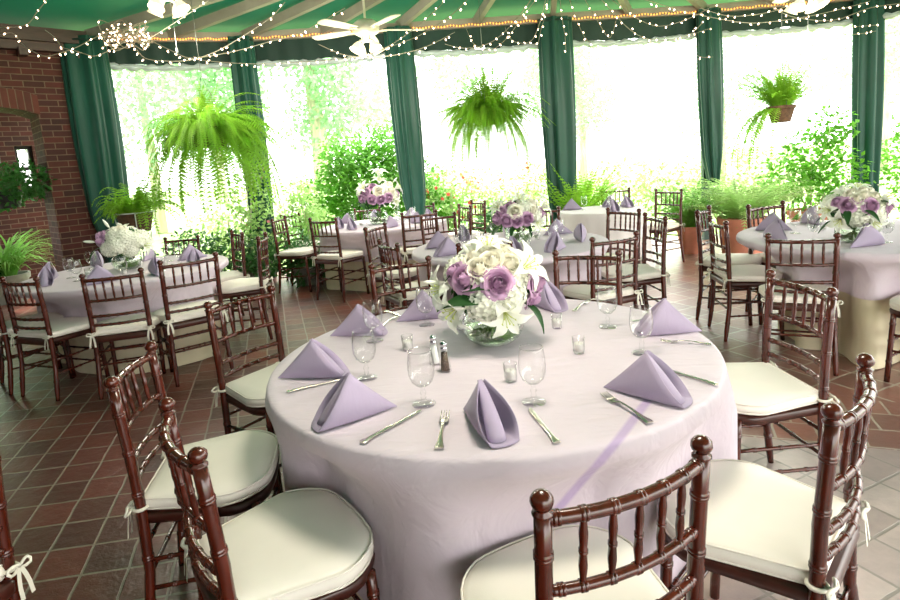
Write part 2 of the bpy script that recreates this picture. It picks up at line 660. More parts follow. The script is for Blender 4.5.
ZV, ZL = 3.05, 3.42       # lower edge of the valance, ledge height
PTS = [U(92, 67, ZV), U(246, 65, ZV), U(400, 55, ZV), U(554, 45, ZV), U(705, 36, ZV), U(862, 22, ZV)]
PTS = [Vector((p.x, p.y)) for p in PTS]
WL = Vector((-.70, -.714))                     # direction of the brick wall, from the first curtain towards the left
CORN = PTS + [Vector(q) for q in ((7.2, 6.6), (6.6, 2.6), (6.4, -3.6), (.5, -4.0), (-7.6, -3.6))]  # unseen right and rear corners, reach set by the daylight let in
W0 = PTS[0] + Vector((.05, .12))
CORN.append(W0 + WL * 5.2)
HUB = Vector((1.28, 5.7, 3.98))
rf = MB()
ext = [p + (p - HUB.xy).normalized() * .45 for p in CORN]
vs = [HUB] + [Vector((p.x, p.y, ZL + .10)) for p in ext]
n = len(ext)
rf.add(vs, [(0, 1 + (k + 1) % n, 1 + k) for k in range(n)])
struct(rf.build('ceiling', M['canvas'], smooth=False))

# rafters and ledge
ti = 1
for k in range(n):
    a, b = CORN[k], CORN[(k + 1) % n]
    lb = MB()
    lb.beam((a.x, a.y, ZL), (b.x, b.y, ZL), .10, .12)
    struct(lb.build('trim_%d' % ti, M['beam'] if k < 10 else M['darkwood'], smooth=False))
    ti += 1
    for t in ((0, .5) if k < 5 else (0,)):
        p = a.lerp(b, t)
        rb = MB()
        e = HUB.xy.lerp(p, .06)
        rb.beam((p.x, p.y, ZL + .02), (e.x, e.y, HUB.z - .10), .07, .12)
        struct(rb.build('trim_%d' % ti, M['beam'], smooth=False))
        ti += 1
# slim purlins tying the rafters half way up
for k in range(5):
    a, b = CORN[k], CORN[k + 1]
    q = [HUB.xy.lerp(p, .62) for p in (a, b)]
    zz = HUB.z + (ZL + .02 - HUB.z) * .62
    pb = MB()
    pb.beam((*q[0], zz - .02), (*q[1], zz - .02), .05, .06)
    struct(pb.build('trim_%d' % ti, M['beam'], smooth=False))
    ti += 1

BAYS = ['between the brick pier and the second curtain', 'between the second and third curtains', 'between the third and fourth curtains',
        'between the fourth and fifth curtains', 'between the fifth and sixth curtains', 'right of the last curtain at the photo edge']
for k in range(6):
    a, b = CORN[k], CORN[k + 1]
    d = (b - a).normalized()
    nrm = Vector((-d.y, d.x))
    if nrm.y < 0:
        nrm = -nrm
    va = MB()
    rows = []
    nn = 30
    for z in (ZL - .06, ZV + .16, ZV + .02):
        row = []
        for i in range(nn + 1):
            p = a.lerp(b, i / nn) + nrm * (.02 + .012 * math.sin(i * 1.7 + z * 3))
            row.append(Vector((p.x, p.y, z + (.012 * math.sin(i * .9) if z < ZV + .1 else 0))))
        rows.append(row)
    va.grid(rows)
    v = empty('valance', (0, 0, 0), 0, 'dark green canvas valance band ' + BAYS[k], 'valance', 'valances under the roof edge')
    va.build('canvas_band', M['valance'], v)
    ro = MB()
    ro.tube([Vector((*(a.lerp(b, i / nn) + nrm * .04), ZV + .03 - .05 * math.sin(PI * i / nn) + .012 * math.sin(i * 2.3))) for i in range(nn + 1)], [.045 + .012 * math.sin(i * 1.9) for i in range(nn + 1)], 8)
    ro.build('rolled_vinyl', M['vinyl'], v)
    # rope light lying along the ledge
    if k < 5:
        rl = empty('rope_light', (0, 0, 0), 0, 'amber rope light along the roof ledge ' + BAYS[k], 'rope light', 'rope lights along the roof ledge')
        tb = MB()
        t0, t1 = ((.16, .98) if k == 0 else (.06, .94))
        bl = MB()
        cnt = 46
        for i in range(cnt):
            t = t0 + (t1 - t0) * i / (cnt - 1)
            p = a.lerp(b, t) - nrm * .068
            bl.ball((p.x, p.y, ZL - .035 + .006 * math.sin(i)), .012, 6, 4)
        tb.tube([Vector((*(a.lerp(b, t0 + (t1 - t0) * i / 12) - nrm * .068), ZL - .035)) for i in range(13)], .007, 6)
        tb.build('tubing', M['cord'], rl)
        o = bl.build('glowing_beads', M['rope'], rl)
        o['kind'] = 'stuff'

# posts behind the curtains
for k in range(11):
    p = CORN[k]
    if k == 0:
        continue
    pb = MB()
    pb.box((p.x, p.y + .04, ZL / 2), (.09, .09, ZL))
    struct(pb.build('trim_%d' % ti, M['post'], smooth=False))
    ti += 1


# curtains
def curtain(k, w, z0, pin, label, lean=0.0):
    p = CORN[k]
    a, b = CORN[max(k - 1, 0)], CORN[min(k + 1, 6)]
    rz = math.atan2(b.y - a.y, b.x - a.x)
    o = empty('curtain', (p.x, p.y - .12, 0), rz, label, 'curtain', 'green curtains gathered at the posts')
    mb = MB()
    rows = []
    ztop = ZL - .02
    nz = 18
    sgm = 56
    rr = random.Random(k)
    ph = [rr.uniform(0, 6.3) for _ in range(4)]
    for i in range(nz + 1):
        t = i / nz
        z = ztop + (z0 - ztop) * t
        ww = w * (1 + .12 * math.sin(PI * min(1, t * 1.2)) - .12 * t)
        if pin and t > .82:
            ww *= 1 - .55 * ((t - .82) / .18)
        row = []
        for j in range(sgm):
            an = 2 * PI * j / sgm
            pl = 1 + .26 * math.sin(7 * an + ph[0] + .5 * math.sin(3 * t + ph[1])) + .09 * math.sin(11 * an + ph[2] + 2 * t)
            x = math.cos(an) * ww / 2 * (1 + (pl - 1) * .6) + lean * t
            y = math.sin(an) * .09 * pl
            row.append(Vector((x, y, z)))
        rows.append(row)
    mb.grid(rows, closed=True)
    mb.add([rows[-1][j] for j in range(sgm)], [tuple(range(sgm))])
    mb.build('drape', M['curtain'], o)
    tb = MB()
    tb.tube([(math.cos(t * 2 * PI / 20) * w * .5 * (1.06), math.sin(t * 2 * PI / 20) * .105, ztop - .05) for t in range(20)], .012, 6, closed=True)
    tb.build('header_tie', M['valance'], o)
    if k == 0:
        mb = MB()
        rows = [[Vector((math.cos(2 * PI * j / 24) * (.14 + .02 * math.sin(5 * 2 * PI * j / 24)), math.sin(2 * PI * j / 24) * .06, z)) for j in range(24)] for z in (z0 + .06, .5, .04)]
        mb.grid(rows, closed=True)
        mb.build('lower_gather', M['curtain'], o)
    return o


curtain(0, .46, .62, True, 'wide green curtain hanging against the brick pier')
curtain(1, .30, .10, False, 'narrow green curtain behind the large hanging fern')
curtain(2, .34, .50, True, 'green curtain dropping behind the big leafy bush', .05)
curtain(3, .42, .30, False, 'green curtain above the floor fern, at the middle of the row')
curtain(4, .30, .85, True, 'green curtain ending above the two terracotta pots', .05)
curtain(5, .32, .25, False, 'green curtain beside the flowering bush behind the right table', .04)


# brick wall with arch (local x along WL, y outwards behind, z up)
def uvbox(me, soldier=False):
    uv = me.uv_layers.new(name='UVMap')
    for p in me.polygons:
        n_ = p.normal
        for li in p.loop_indices:
            c = me.vertices[me.loops[li].vertex_index].co
            if abs(n_.z) > .7:
                q = (c.x, c.y)
            elif abs(n_.x) > abs(n_.y):
                q = (c.y, c.z)
            else:
                q = (c.x, c.z)
            uv.data[li].uv = q


def wall_local(mb, name, m, loc=None, rz=None):
    me = mb.mesh(name, m, smooth=False)
    uvbox(me)
    o = bpy.data.objects.new(name, me)
    C.objects.link(o)
    o.location = loc if loc is not None else (W0.x, W0.y, 0)
    o.rotation_euler = (0, 0, math.atan2(WL.y, WL.x) if rz is None else rz)
    return struct(o)


# in wall frame +y is to the right of WL... the room side is local -y or +y; find it
Lx = WL
Ly = Vector((-WL.y, WL.x))          # (0.714,-0.70): towards the room
TH = -.5                            # thickness behind the face (local y from 0 to -.5)
JX0, JX1 = .78, 3.2                 # opening along the wall
SPR, RISE = 2.44, .13
wm = MB()


def slab(mb, x0, x1, z0, z1):
    mb.box(((x0 + x1) / 2, TH / 2, (z0 + z1) / 2), (x1 - x0, abs(TH), z1 - z0))


slab(wm, -.05, JX0, 0, ZV + .15)
slab(wm, JX1, 5.2, 0, ZV + .15)
na = 16
cx, hw = (JX0 + JX1) / 2, (JX1 - JX0) / 2


def arch_z(x):
    u = (x - cx) / hw
    return SPR + RISE * math.sqrt(max(0, 1 - u * u * .999))


for i in range(na):
    xa, xb = JX0 + (JX1 - JX0) * i / na, JX0 + (JX1 - JX0) * (i + 1) / na
    za, zb = arch_z(xa), arch_z(xb)
    t = ZV + .15
    wm.add([(xa, 0, za), (xb, 0, zb), (xb, 0, t), (xa, 0, t), (xa, TH, za), (xb, TH, zb), (xb, TH, t), (xa, TH, t)],
           [(0, 1, 2, 3), (7, 6, 5, 4), (0, 4, 5, 1)])
wall_local(wm, 'wall_left', M['brick'])
# soldier-course band over the arch
sb = MB()
rows = []
sm = sb
for i in range(na * 2):
    xa, xb = JX0 - .02 + (JX1 - JX0 + .04) * i / (na * 2), JX0 - .02 + (JX1 - JX0 + .04) * (i + 1) / (na * 2)
    za, zb = arch_z(max(JX0, min(JX1, xa))) - .002, arch_z(max(JX0, min(JX1, xb))) - .002
    sb.add([(xa, .012, za), (xb, .012, zb), (xb, .012, zb + .235), (xa, .012, za + .235), (xa, -.01, za), (xb, -.01, zb), (xb, -.01, zb + .235), (xa, -.01, za + .235)],
           [(3, 2, 1, 0), (0, 1, 5, 4), (2, 3, 7, 6)])
me = sb.mesh('trim_arch', M['soldier'], smooth=False)
uv = me.uv_layers.new(name='UVMap')
for p in me.polygons:
    for li in p.loop_indices:
        c = me.vertices[me.loops[li].vertex_index].co
        uv.data[li].uv = (c.x, c.z - arch_z(max(JX0, min(JX1, c.x))) + .002 + .0025 if abs(p.normal.y) > .5 else c.y + .1)
o = bpy.data.objects.new('trim_%d' % ti, me)
ti += 1
C.objects.link(o)
o.location = (W0.x, W0.y, 0)
o.rotation_euler = (0, 0, math.atan2(WL.y, WL.x))
struct(o)
# dark wooden cornice on top of the wall
cb = MB()
cb.box((2.55, .04, ZV + .20), (5.3, .16, .10))
cb.box((2.55, .07, ZV + .30), (5.3, .24, .10))
for i in range(9):
    cb.box((.25 + i * .6, .10, ZV + .12), (.09, .16, .09))
wall_local(cb, 'trim_%d' % ti, M['darkwood'])
ti += 1
# passage behind the arch: rear wall with a doorway, vault, end wall
pw = MB()
Y0 = -2.7
for x0, x1, z0, z1 in ((.05, .42, 0, 3.1), (.66, 1.05, 0, 3.1), (.42, .66, 2.25, 3.1), (.42, .66, 0, 1.55), (1.9, 4.5, 0, 3.1), (1.05, 1.9, 2.3, 3.1)):
    pw.box(((x0 + x1) / 2, Y0, (z0 + z1) / 2), (x1 - x0, .3, z1 - z0))
wall_local(pw, 'wall_passage', M['brick'])
pc = MB()
pc.box((2.6, -1.7, 3.15), (5.0, 2.3, .1))
wall_local(pc, 'ceiling_passage', M['brick'])
# dark framed window in the passage wall
wf = MB()
for q in (.445, .635):
    wf.box((q, Y0, 1.9), (.05, .1, .70))
for z in (1.575, 1.9, 2.225):
    wf.box((.54, Y0, z), (.24, .1, .05))
wall_local(wf, 'window_1', M['iron'])


def wl(x, y, z=0):
    p = W0 + Lx * x + Ly * y
    return Vector((p.x, p.y, z))


# solid brick wall closing the left side; back run added to block rear light
bw = MB()
L5 = W0 + WL * 5.2
bw.beam((L5.x - .2, L5.y, 1.6), (-7.8, -3.6, 1.6), .3, 3.2)
bw.beam((-7.8, -3.7, 1.6), (.2, -4.1, 1.6), .3, 3.2)
me = bw.mesh('wall_side_unseen', M['brick'], smooth=False)
uvbox(me)
o = bpy.data.objects.new('wall_side_unseen', me)
C.objects.link(o)
struct(o)


# ------------------------------------------------------------------ chair
def rings(base_r, z0, z1, zs, bump=.0035):
    """profile with bamboo nodes"""
    prof = []
    for z in sorted(zs):
        prof += [(z - .008, base_r), (z - .005, base_r + bump), (z + .005, base_r + bump), (z + .008, base_r)]
    return prof


def bamboo(mb, a, b, r, nodes, seg=10, curve=None, bump=.002):
    """a bar from a to b with raised rings at the fractions in nodes"""
    a, b = Vector(a), Vector(b)
    L = (b - a).length
    ts = [0, 1]
    e = .006 / L
    prof = [(0, r), (1, r)]
    for q in nodes:
        prof += [(q - 1.3 * e, r), (q - 1.25 * e, r), (q - e, r + bump), (q - .12 * e, r + bump), (q, r + bump * .3), (q + .12 * e, r + bump), (q + e, r + bump), (q + 1.25 * e, r), (q + 1.3 * e, r)]
    if curve:
        prof += [(t / 8, r) for t in range(1, 8) if all(abs(t / 8 - q) > 2 * e for q in nodes)]
    prof.sort()
    pts, rad = [], []
    for t, rr in prof:
        p = a.lerp(b, t)
        if curve:
            p = p + Vector(curve) * (4 * t * (1 - t))
        pts.append(p)
        rad.append(rr)
    mb.tube(pts, rad, seg)


def make_chair():
    root = empty('banquet_chair', (0, 0, 0), 0, 'mahogany bamboo-style banquet chair', 'chair')
    W = M['wood']
    for s in (-1, 1):
        mb = MB()
        knots = [Vector((s * .194, -.035, 0)), Vector((s * .186, -.004, .25)), Vector((s * .183, 0, .44)), Vector((s * .184, -.006, .62)), Vector((s * .186, -.024, .872))]
        zs = [0, .25, .44, .62, .872]

        def at(z):
            for i in range(4):
                if z <= zs[i + 1]:
                    return knots[i].lerp(knots[i + 1], (z - zs[i]) / (zs[i + 1] - zs[i]))
            return knots[-1]
        prof = [(0, .0125), (.02, .0135), (.25, .016), (.44, .018), (.62, .0175), (.872, .0165)]
        for z in (.14, .30, .52, .66, .79):
            r = .0168
            prof += [(z - .06, r), (z - .009, r), (z - .0085, r), (z - .006, r + .0022), (z - .001, r + .0022), (z, r + .0006), (z + .001, r + .0022), (z + .006, r + .0022), (z + .0085, r), (z + .009, r)]
        prof.sort()
        mb.tube([at(z) for z, r in prof], [r for z, r in prof], 12)
        po = mb.build('rear_post', W, root)
        fb = MB()
        c = knots[-1]
        fb.lathe([(.016, -.002), (.0195, .0), (.0195, .004), (.013, .008), (.0135, .011), (.019, .016), (.0215, .0235), (.0205, .032), (.014, .040), (.006, .044), (0, .0445)], 12, c)
        fb.build('finial', W, po)
        mb = MB()
        bamboo(mb, (s * .198, .366, 0), (s * .192, .345, .43), .0155, (.3, .6, .85), 10)
        mb.build('front_leg', W, root)
    mb = MB()
    bamboo(mb, (-.186, -.023, .862), (.186, -.023, .862), .013, (.06, .19, .345, .5, .655, .81, .94), 10, (0, -.035, 0), .0019)
    mb.build('top_rail', W, root)
    for z, y in ((.712, -.012), (.60, -.006), (.535, -.003)):
        mb = MB()
        bamboo(mb, (-.184, y, z), (.184, y, z), .0105, (.08, .19, .345, .5, .655, .81, .92), 10, (0, -.032, 0), .0018)
        mb.build('back_rail', W, root)
    for k in range(5):
        t = (.19, .345, .5, .655, .81)[k]
        x = -.185 + .37 * t
        bow = -.035 * 4 * t * (1 - t)
        mb = MB()
        a, b = Vector((x, -.012 + bow * .92, .712)), Vector((x, -.023 + bow, .862))
        prof = [(0, .005), (.1, .006), (.25, .0085), (.3, .0085), (.44, .0072), (.46, .0088), (.485, .0088), (.49, .0075), (.495, .0088), (.52, .0088), (.54, .0072), (.7, .0085), (.75, .0085), (.9, .006), (1, .005)]
        mb.tube([a.lerp(b, q) for q, r in prof], [r for q, r in prof], 8)
        mb.build('spindle', W, root)
    # seat frame
    def outline(wb, wf, y0, y1, rad, n=7):
        pts = []
        cs = [(-wb / 2 + .02, y0 + .02, .02, PI, 1.5 * PI), (wb / 2 - .02, y0 + .02, .02, 1.5 * PI, 2 * PI), (wf / 2 - rad, y1 - rad, rad, 0, .5 * PI), (-wf / 2 + rad, y1 - rad, rad, .5 * PI, PI)]
        for x, y, r, a0, a1 in cs:
            for i in range(n):
                a = a0 + (a1 - a0) * i / (n - 1)
                pts.append((x + r * math.cos(a), y + r * math.sin(a)))
        full = []
        for i in range(len(pts)):
            p_, q_ = Vector(pts[i]), Vector(pts[(i + 1) % len(pts)])
            m_ = 8 if i % n == n - 1 else 1
            for k in range(m_):
                full.append(p_.lerp(q_, k / m_))
        # the front edge swells a little
        return [(p_.x, p_.y + .03 * max(0, 1 - (p_.x / (wf / 2)) ** 2) * max(0, (p_.y - y0) / (y1 - y0)) ** 3 - .012) for p_ in full]

    def stack(mb, layers):
        rows = [[Vector((x, y, z)) for x, y in outline(*o_)] for z, o_ in layers]
        mb.grid(rows, closed=True)
        n_ = len(rows[0])
        base = len(mb.v) - len(rows) * n_
        mb.f.append(tuple(base + i for i in range(n_))[::-1])
        mb.mi.append(0)
        mb.f.append(tuple(base + (len(rows) - 1) * n_ + i for i in range(n_)))
        mb.mi.append(0)
    mb = MB()
    stack(mb, [(.408, (.345, .375, -.012, .372, .05)), (.412, (.358, .44, -.015, .378, .10)), (.438, (.364, .446, -.016, .384, .10)), (.444, (.356, .438, -.012, .378, .10)), (.449, (.34, .37, -.006, .372, .05))])
    mb.build('seat', M['seatwood'], root)
    mb = MB()
    lay = []
    for q in range(9):
        t = q / 8
        z = .4505 + .05 * t
        e = -.018 * (abs(2 * t - 1) ** 2.6)
        lay.append((z, (.362 + 2 * e, .472 + 2 * e, .004 - e, .384 + e, .12 + e * .3)))
    lay.append((.5035, (.27, .30, .04, .33, .07)))
    lay.append((.505, (.16, .18, .1, .26, .05)))
    stack(mb, lay)
    for zz in (.459, .494):
        mb.tube([Vector((x, y, zz)) for x, y in outline(.352, .464, .008, .381, .117)], .0032, 5, closed=True)
    cu = mb.build('cushion', M['cushion'], root)
    for s in (-1, 1):
        tb = MB()
        x0, y0 = s * .183, -.002
        tb.tube([(x0 + .0205 * math.cos(a * PI / 6), y0 + .0205 * math.sin(a * PI / 6), .472) for a in range(12)], .0055, 6, closed=True)
        kx, ky = x0 + s * .004, y0 - .024
        tb.ball((kx, ky, .472), .009, 8, 5)
        for sd in (-1, 1):
            lp = []
            for i in range(9):
                a = 2 * PI * i / 8
                lp.append(Vector((kx + sd * (.018 - .018 * math.cos(a)), ky - .007 - .004 * math.sin(a * 2), .472 + .011 * math.sin(a) + .004)))
            tb.tube(lp, .0045, 6)
            tl = [Vector((kx + sd * (.004 + .012 * t + .004 * math.sin(3 * t)), ky - .008 - .01 * t, .47 - .085 * t)) for t in (0, .3, .6, 1)]
            tb.grid([[p - Vector((.0065, 0, 0)), p + Vector((.0065, 0, 0))] for p in tl])
        tb.build('tie_bow', M['ribbon'], cu)
    # stretchers
    for s in (-1, 1):
        for z in (.20, .30):
            mb = MB()
            bamboo(mb, (s * .188, -.006, z - .01), (s * .196, .352, z), .0075, (.2, .5, .8), 8)
            mb.build('stretcher', W, root)
    for z in (.16, .26):
        mb = MB()
        bamboo(mb, (-.196, .354, z), (.196, .354, z), .0075, (.2, .5, .8), 8)
        mb.build('stretcher', W, root)
    for z in (.24, .34):
        mb = MB()
        bamboo(mb, (-.187, -.003, z), (.187, -.003, z), .0075, (.2, .5, .8), 8)
        mb.build('stretcher', W, root)
    return root


CHAIR = make_chair()
TABLES = {
    'near': dict(c=Vector((.12, 2.14)), R=.83),
    'pier': dict(c=Vector((-2.85, 5.0)), R=.83),
    'bush': dict(c=Vector((-.85, 7.5)), R=.83),
    'mid': dict(c=Vector((.50, 4.85)), R=.83),
    'cake': dict(c=Vector((1.93, 7.2)), R=.52),
    'right': dict(c=Vector((2.98, 4.05)), R=.83),
}
for t in TABLES.values():
    t['chairs'] = []


def chair(tab, pa, pb, label, sc=1.0, ang=None, w=1.0, loc=None, push=0):
    """pa, pb: where the two post tops stand in the survey; ang: facing (degrees), else towards the table"""
    t = TABLES[tab]
    if loc is None:
        p = U((pa[0] + pb[0]) / 2, (pa[1] + pb[1]) / 2, .905 * sc)
        p = Vector((p.x, p.y))
    else:
        p = Vector(loc)
    d = (t['c'] - p).normalized() if ang is None else Vector((math.cos(math.radians(ang)), math.sin(math.radians(ang))))
    p = p + d * (.012 * sc - push)
    rz = math.atan2(d.y, d.x) - PI / 2
    o = place(CHAIR, USED, (p.x, p.y, 0), rz, sc, label, 'chairs around the %s' % TNAME[tab])
    t['chairs'].append((p, d, sc))
    return o


TNAME = {'near': 'large near table', 'pier': 'table beside the brick pier', 'bush': 'table in front of the big bush', 'mid': 'middle table behind the near one',
         'cake': 'small far white table', 'right': 'right-hand table'}
# near table
chair('near', (121.7, 376.7), (151, 343), 'chair at left of near table, behind the one whose back crosses it', ang=10)
chair('near', (165, 401), (204, 445), 'large foreground chair left of near table, seen over its dark back', ang=35, push=-.002)
chair('near', (547, 495), (698, 433), 'nearest chair, red-brown back cutting in front of near table cloth', ang=113)
chair('near', (826.8, 402), (861.9, 357), 'large foreground chair at right edge, side-on with tied cushion bow', ang=135)
chair('near', (771.7, 273), (820, 288), 'chair on right side of near table, facing left in front of right table', ang=183)
chair('near', (212, 303), (273, 287), 'chair at left rear of near table, lattice back against bare tiles', ang=-35)
chair('near', (368.3, 266), (433.3, 256.7), 'chair behind near table, back to the left of the flower bowl', ang=-68)
chair('near', (551.7, 252), (620, 252), 'chair behind near table, back to the right of the flower bowl', ang=-116)
# table at the brick pier
chair('pier', (-15, 275.5), (-1, 274), 'chair at left of pier table, cut by the left edge', 1.0, loc=(-3.52, 4.32))
chair('pier', (21, 269.5), (39.3, 265.5), 'chair at pier table, second from left, side post towards viewer', 1.0, loc=(-3.08, 4.06), ang=68)
chair('pier', (90, 276.7), (134.3, 266.7), 'chair with back to viewer at pier table, below its flowers', 1.0, ang=104)
chair('pier', (171.7, 260), (204, 254), 'chair with back to viewer at right front of pier table', 1.04, ang=128)
chair('pier', (256.7, 235), (264, 235.3), 'chair at right of pier table, edge-on with white seat pulled out', 1.05, ang=188)
chair('pier', (224, 232.5), (246.7, 231.3), 'chair behind the edge-on one at right of pier table', 1.04, ang=215)
chair('pier', (166.7, 239), (194.7, 235.3), 'chair on far side of pier table, facing viewer by the shrub', 1.0, ang=-95)
# table before the bush
chair('bush', (309.7, 218.3), (337, 218), 'chair with back to viewer at front left of bush table', 1.07, ang=58)
chair('bush', (275.8, 218.3), (283, 217), 'nearer of two chairs at left of bush table, edge-on', 1.05, ang=-8)
chair('bush', (284, 215), (297.5, 212.5), 'farther of two chairs at left of bush table', 1.03, ang=-25)
chair('bush', (342, 205), (366, 203.5), 'chair on far side of bush table, against the leaves', 1.0, ang=-80, loc=(-1.2, 8.62))
chair('bush', (411.7, 198.3), (435.7, 197.7), 'chair on far right of bush table, facing viewer', 1.0, ang=-105, loc=(-.38, 8.55))
chair('bush', (402.3, 213.3), (435, 210), 'chair with back to viewer at front right of bush table', 1.06, ang=105)
chair('bush', (455, 206), (472, 204), 'chair at right of bush table, open spindle back', 1.04, ang=200)
chair('bush', (471, 199), (476, 200), 'edge-on chair farthest right at bush table', 1.04, ang=205, loc=(.42, 7.9))
# middle table
chair('mid', (371.7, 241.7), (406.7, 241.7), 'chair at left of middle table, just behind near table chair', 1.0, ang=28)
chair('mid', (367.7, 228), (385, 223), 'chair at rear left of middle table, narrow angled back', 1.04, ang=-22)
chair('mid', (421.7, 216), (455, 213), 'chair on far left of middle table, facing viewer', 1.04, ang=-68)
chair('mid', (456, 242.7), (512.3, 242.7), 'chair at front of middle table, hidden behind near bouquet', 1.0, ang=78)
chair('mid', (588, 237), (639, 233), 'chair at front right of middle table, overlapping near chair', 1.0, ang=112)
chair('mid', (648.3, 213.7), (658.3, 217.5), 'chair at right of middle table, edge-on facing left', 1.04, ang=183)
chair('mid', (610.3, 208.3), (633.7, 210), 'chair at rear right of middle table before the white table', 1.04, ang=208)
chair('mid', (548, 205), (556, 204), 'chair at back of middle table, one post beside its bouquet', 1.04, ang=-110, loc=(.98, 6.05))
# far white table
chair('cake', (658.3, 189.2), (677.2, 190), 'chair at right of far white table beside the fern pot', 1.03, ang=212)
chair('cake', (603.3, 187.5), (628.3, 187.5), 'chair behind far white table, washed out by daylight', 1.03, ang=-100, loc=(2.45, 8.3))
# right table
chair('right', (777.3, 231), (826, 237.3), 'chair with back to viewer at front left of right table', .98, ang=62)
chair('right', (711.7, 216.7), (726.7, 221.7), 'nearer of two chairs at left of right table', 1.0, ang=-8)
chair('right', (699, 210), (710.7, 207.3), 'farther of two chairs at left of right table', 1.03, ang=-38)
chair('right', (752.3, 204), (781.7, 203.3), 'chair on far side of right table, thin back against bushes', 1.03, ang=-72)
chair('right', None, None, 'chair with only white seat showing at right edge, right table', .98, ang=122, loc=(2.90, 3.03))
# a chair of another table outside the frame
TABLES['out'] = dict(c=Vector((-2.6, 1.5)), R=.8, chairs=[])
TNAME['out'] = 'table outside the frame'
chair('out', None, None, 'chair post with ribbon bow in the lower left corner', 1.0, ang=172, loc=(-1.30, 1.27))


# ------------------------------------------------------------------ tables and cloths
def fold_fn(seed, nf, amp):
    rr = random.Random(seed)
    cs = [(rr.randint(int(nf * .6), int(nf * 1.5)), rr.uniform(0, 6.28), rr.uniform(.5, 1)) for _ in range(5)]
    tot = sum(c[2] for c in cs)
    return lambda a: amp * sum(w * math.sin(k * a + p) for k, p, w in cs) / tot * 1.6


def limit(t, a, gap):
    """largest radius at angle a that stays clear of the seats drawn up to the table"""
    best = 9.0
    dv = Vector((math.cos(a), math.sin(a)))
    for p, d, sc in t['chairs']:
        rel = p - t['c']
        # seat rectangle in front of p along d: x in +-.21, y 0....41
        for y1 in ((.410 * sc + gap),):
            # ray from centre along dv meets line y=y1 in the chair frame
            s_ = Vector((d.y, -d.x))
            y0 = (-rel).dot(d)
            dy = dv.dot(d)
            if dy < -.05:
                r = (y1 - y0) / dy
                x = (dv * r - rel).dot(s_)
                if r > 0 and abs(x) < .245 * sc + gap:
                    best = min(best, r)
    return best


def drape(t, R, ztop, zbot, flare, fold, gap, nA=180, nz=14, top=True, hemwave=.0, under=None):
    mb = MB()
    lim = [limit(t, 2 * PI * i / nA, gap) for i in range(nA)]
    # let the press of each seat spread into the cloth beside it
    sm = lim[:]
    for i in range(nA):
        for k in range(-12, 13):
            q = lim[(i + k) % nA]
            sm[i] = min(sm[i], q + .005 * k * k if q < 8 else 9)
    cap = [min(q, R + flare) for q in sm]
    sm = [min(lim[i], sum(cap[(i + k) % nA] for k in range(-3, 4)) / 7) for i in range(nA)]
    rows = []
    if top:
        rr = [0.0005, .1, .2, .3, .4, .5, .6, .7, .8, .9, .96]
        for f in rr:
            rows.append([(R * f, ztop, 0)] * nA)
        rows.append([(R - .012, ztop - .001, 0)] * nA)
        rows.append([(R - .004, ztop - .005, 0)] * nA)
        rows.append([(R, ztop - .013, .05)] * nA)
    else:
        rows.append([(R, ztop, .1)] * nA)
    for i in range(1, nz + 1):
        q = i / nz
        rows.append([(R + flare * q, ztop - .013 + (zbot - ztop + .013) * q, q)] * nA)
    out = []
    for row in rows:
        o_ = []
        for i, (r, z, q) in enumerate(row):
            a = 2 * PI * i / nA
            r2 = r + fold(a) * min(1, q * 1.3) if q else r
            z2 = z + (hemwave * math.sin(3 * a + 1) * q if q else 0)
            if q and z2 < .715:
                b = min(1, (.715 - z2) / .195)
                b = b * (2 - b)
                r2 = min(r2, r2 + (min(sm[i], r2) - r2) * b)
            if under and q:
                r2 = min(r2, under(i, z2) - .014)
            o_.append(Vector((r2 * math.cos(a), r2 * math.sin(a), z2)))
        out.append(o_)
    mb.grid(out, closed=True)

    def radius(i, z):
        """radius of this cloth at height z, huge below its hem"""
        prev = None
        for row in out[len(out) - nz - 1:]:
            p_ = row[i]
            if prev is not None and p_.z <= z <= prev.z + 1e-6:
                f_ = (z - p_.z) / max(1e-6, prev.z - p_.z)
                return p_.xy.length * (1 - f_) + prev.xy.length * f_
            prev = p_
        return prev.xy.length if z < prev.z and z > prev.z - .06 else (9 if z < prev.z else out[-nz - 1][i].xy.length)
    mb.radius = radius
    return mb


def table(key, label, zc, flare, famp, cloth_label, cloth='cloth', seed=1, skirt=True):
    t = TABLES[key]
    x, y = t['c']
    o = empty('round_table', (x, y, 0), 0, label, 'table', 'round banquet tables')
    tb = MB()
    R = t['R']
    tb.lathe([(0, .725), (R - .03, .725), (R - .02, .73), (R - .02, .748), (R - .03, .752), (0, .752)], 48, cap=False)
    tb.build('tabletop', M['darkwood'], o)
    pd = MB()
    pd.lathe([(.30, 0.0), (.30, .03), (.05, .06), (.045, .69), (.2, .722)], 20)
    pd.build('pedestal', M['darkwood'], o)
    cl = drape(t, R, .762, zc, flare, fold_fn(seed, 13, famp), .012, hemwave=.02, nz=16)
    if skirt:
        sk = drape(t, R - .02, .745, .006, .0, fold_fn(seed + 50, 18, .034), .022, top=False, nz=16, under=cl.radius)
        sk.build('table_skirt', M['skirt'], o)
    c = cl.build('tablecloth', M[cloth])
    c.location = (x, y, 0)
    tag(c, cloth_label, 'tablecloth', 'cloths on the round tables')
    return o


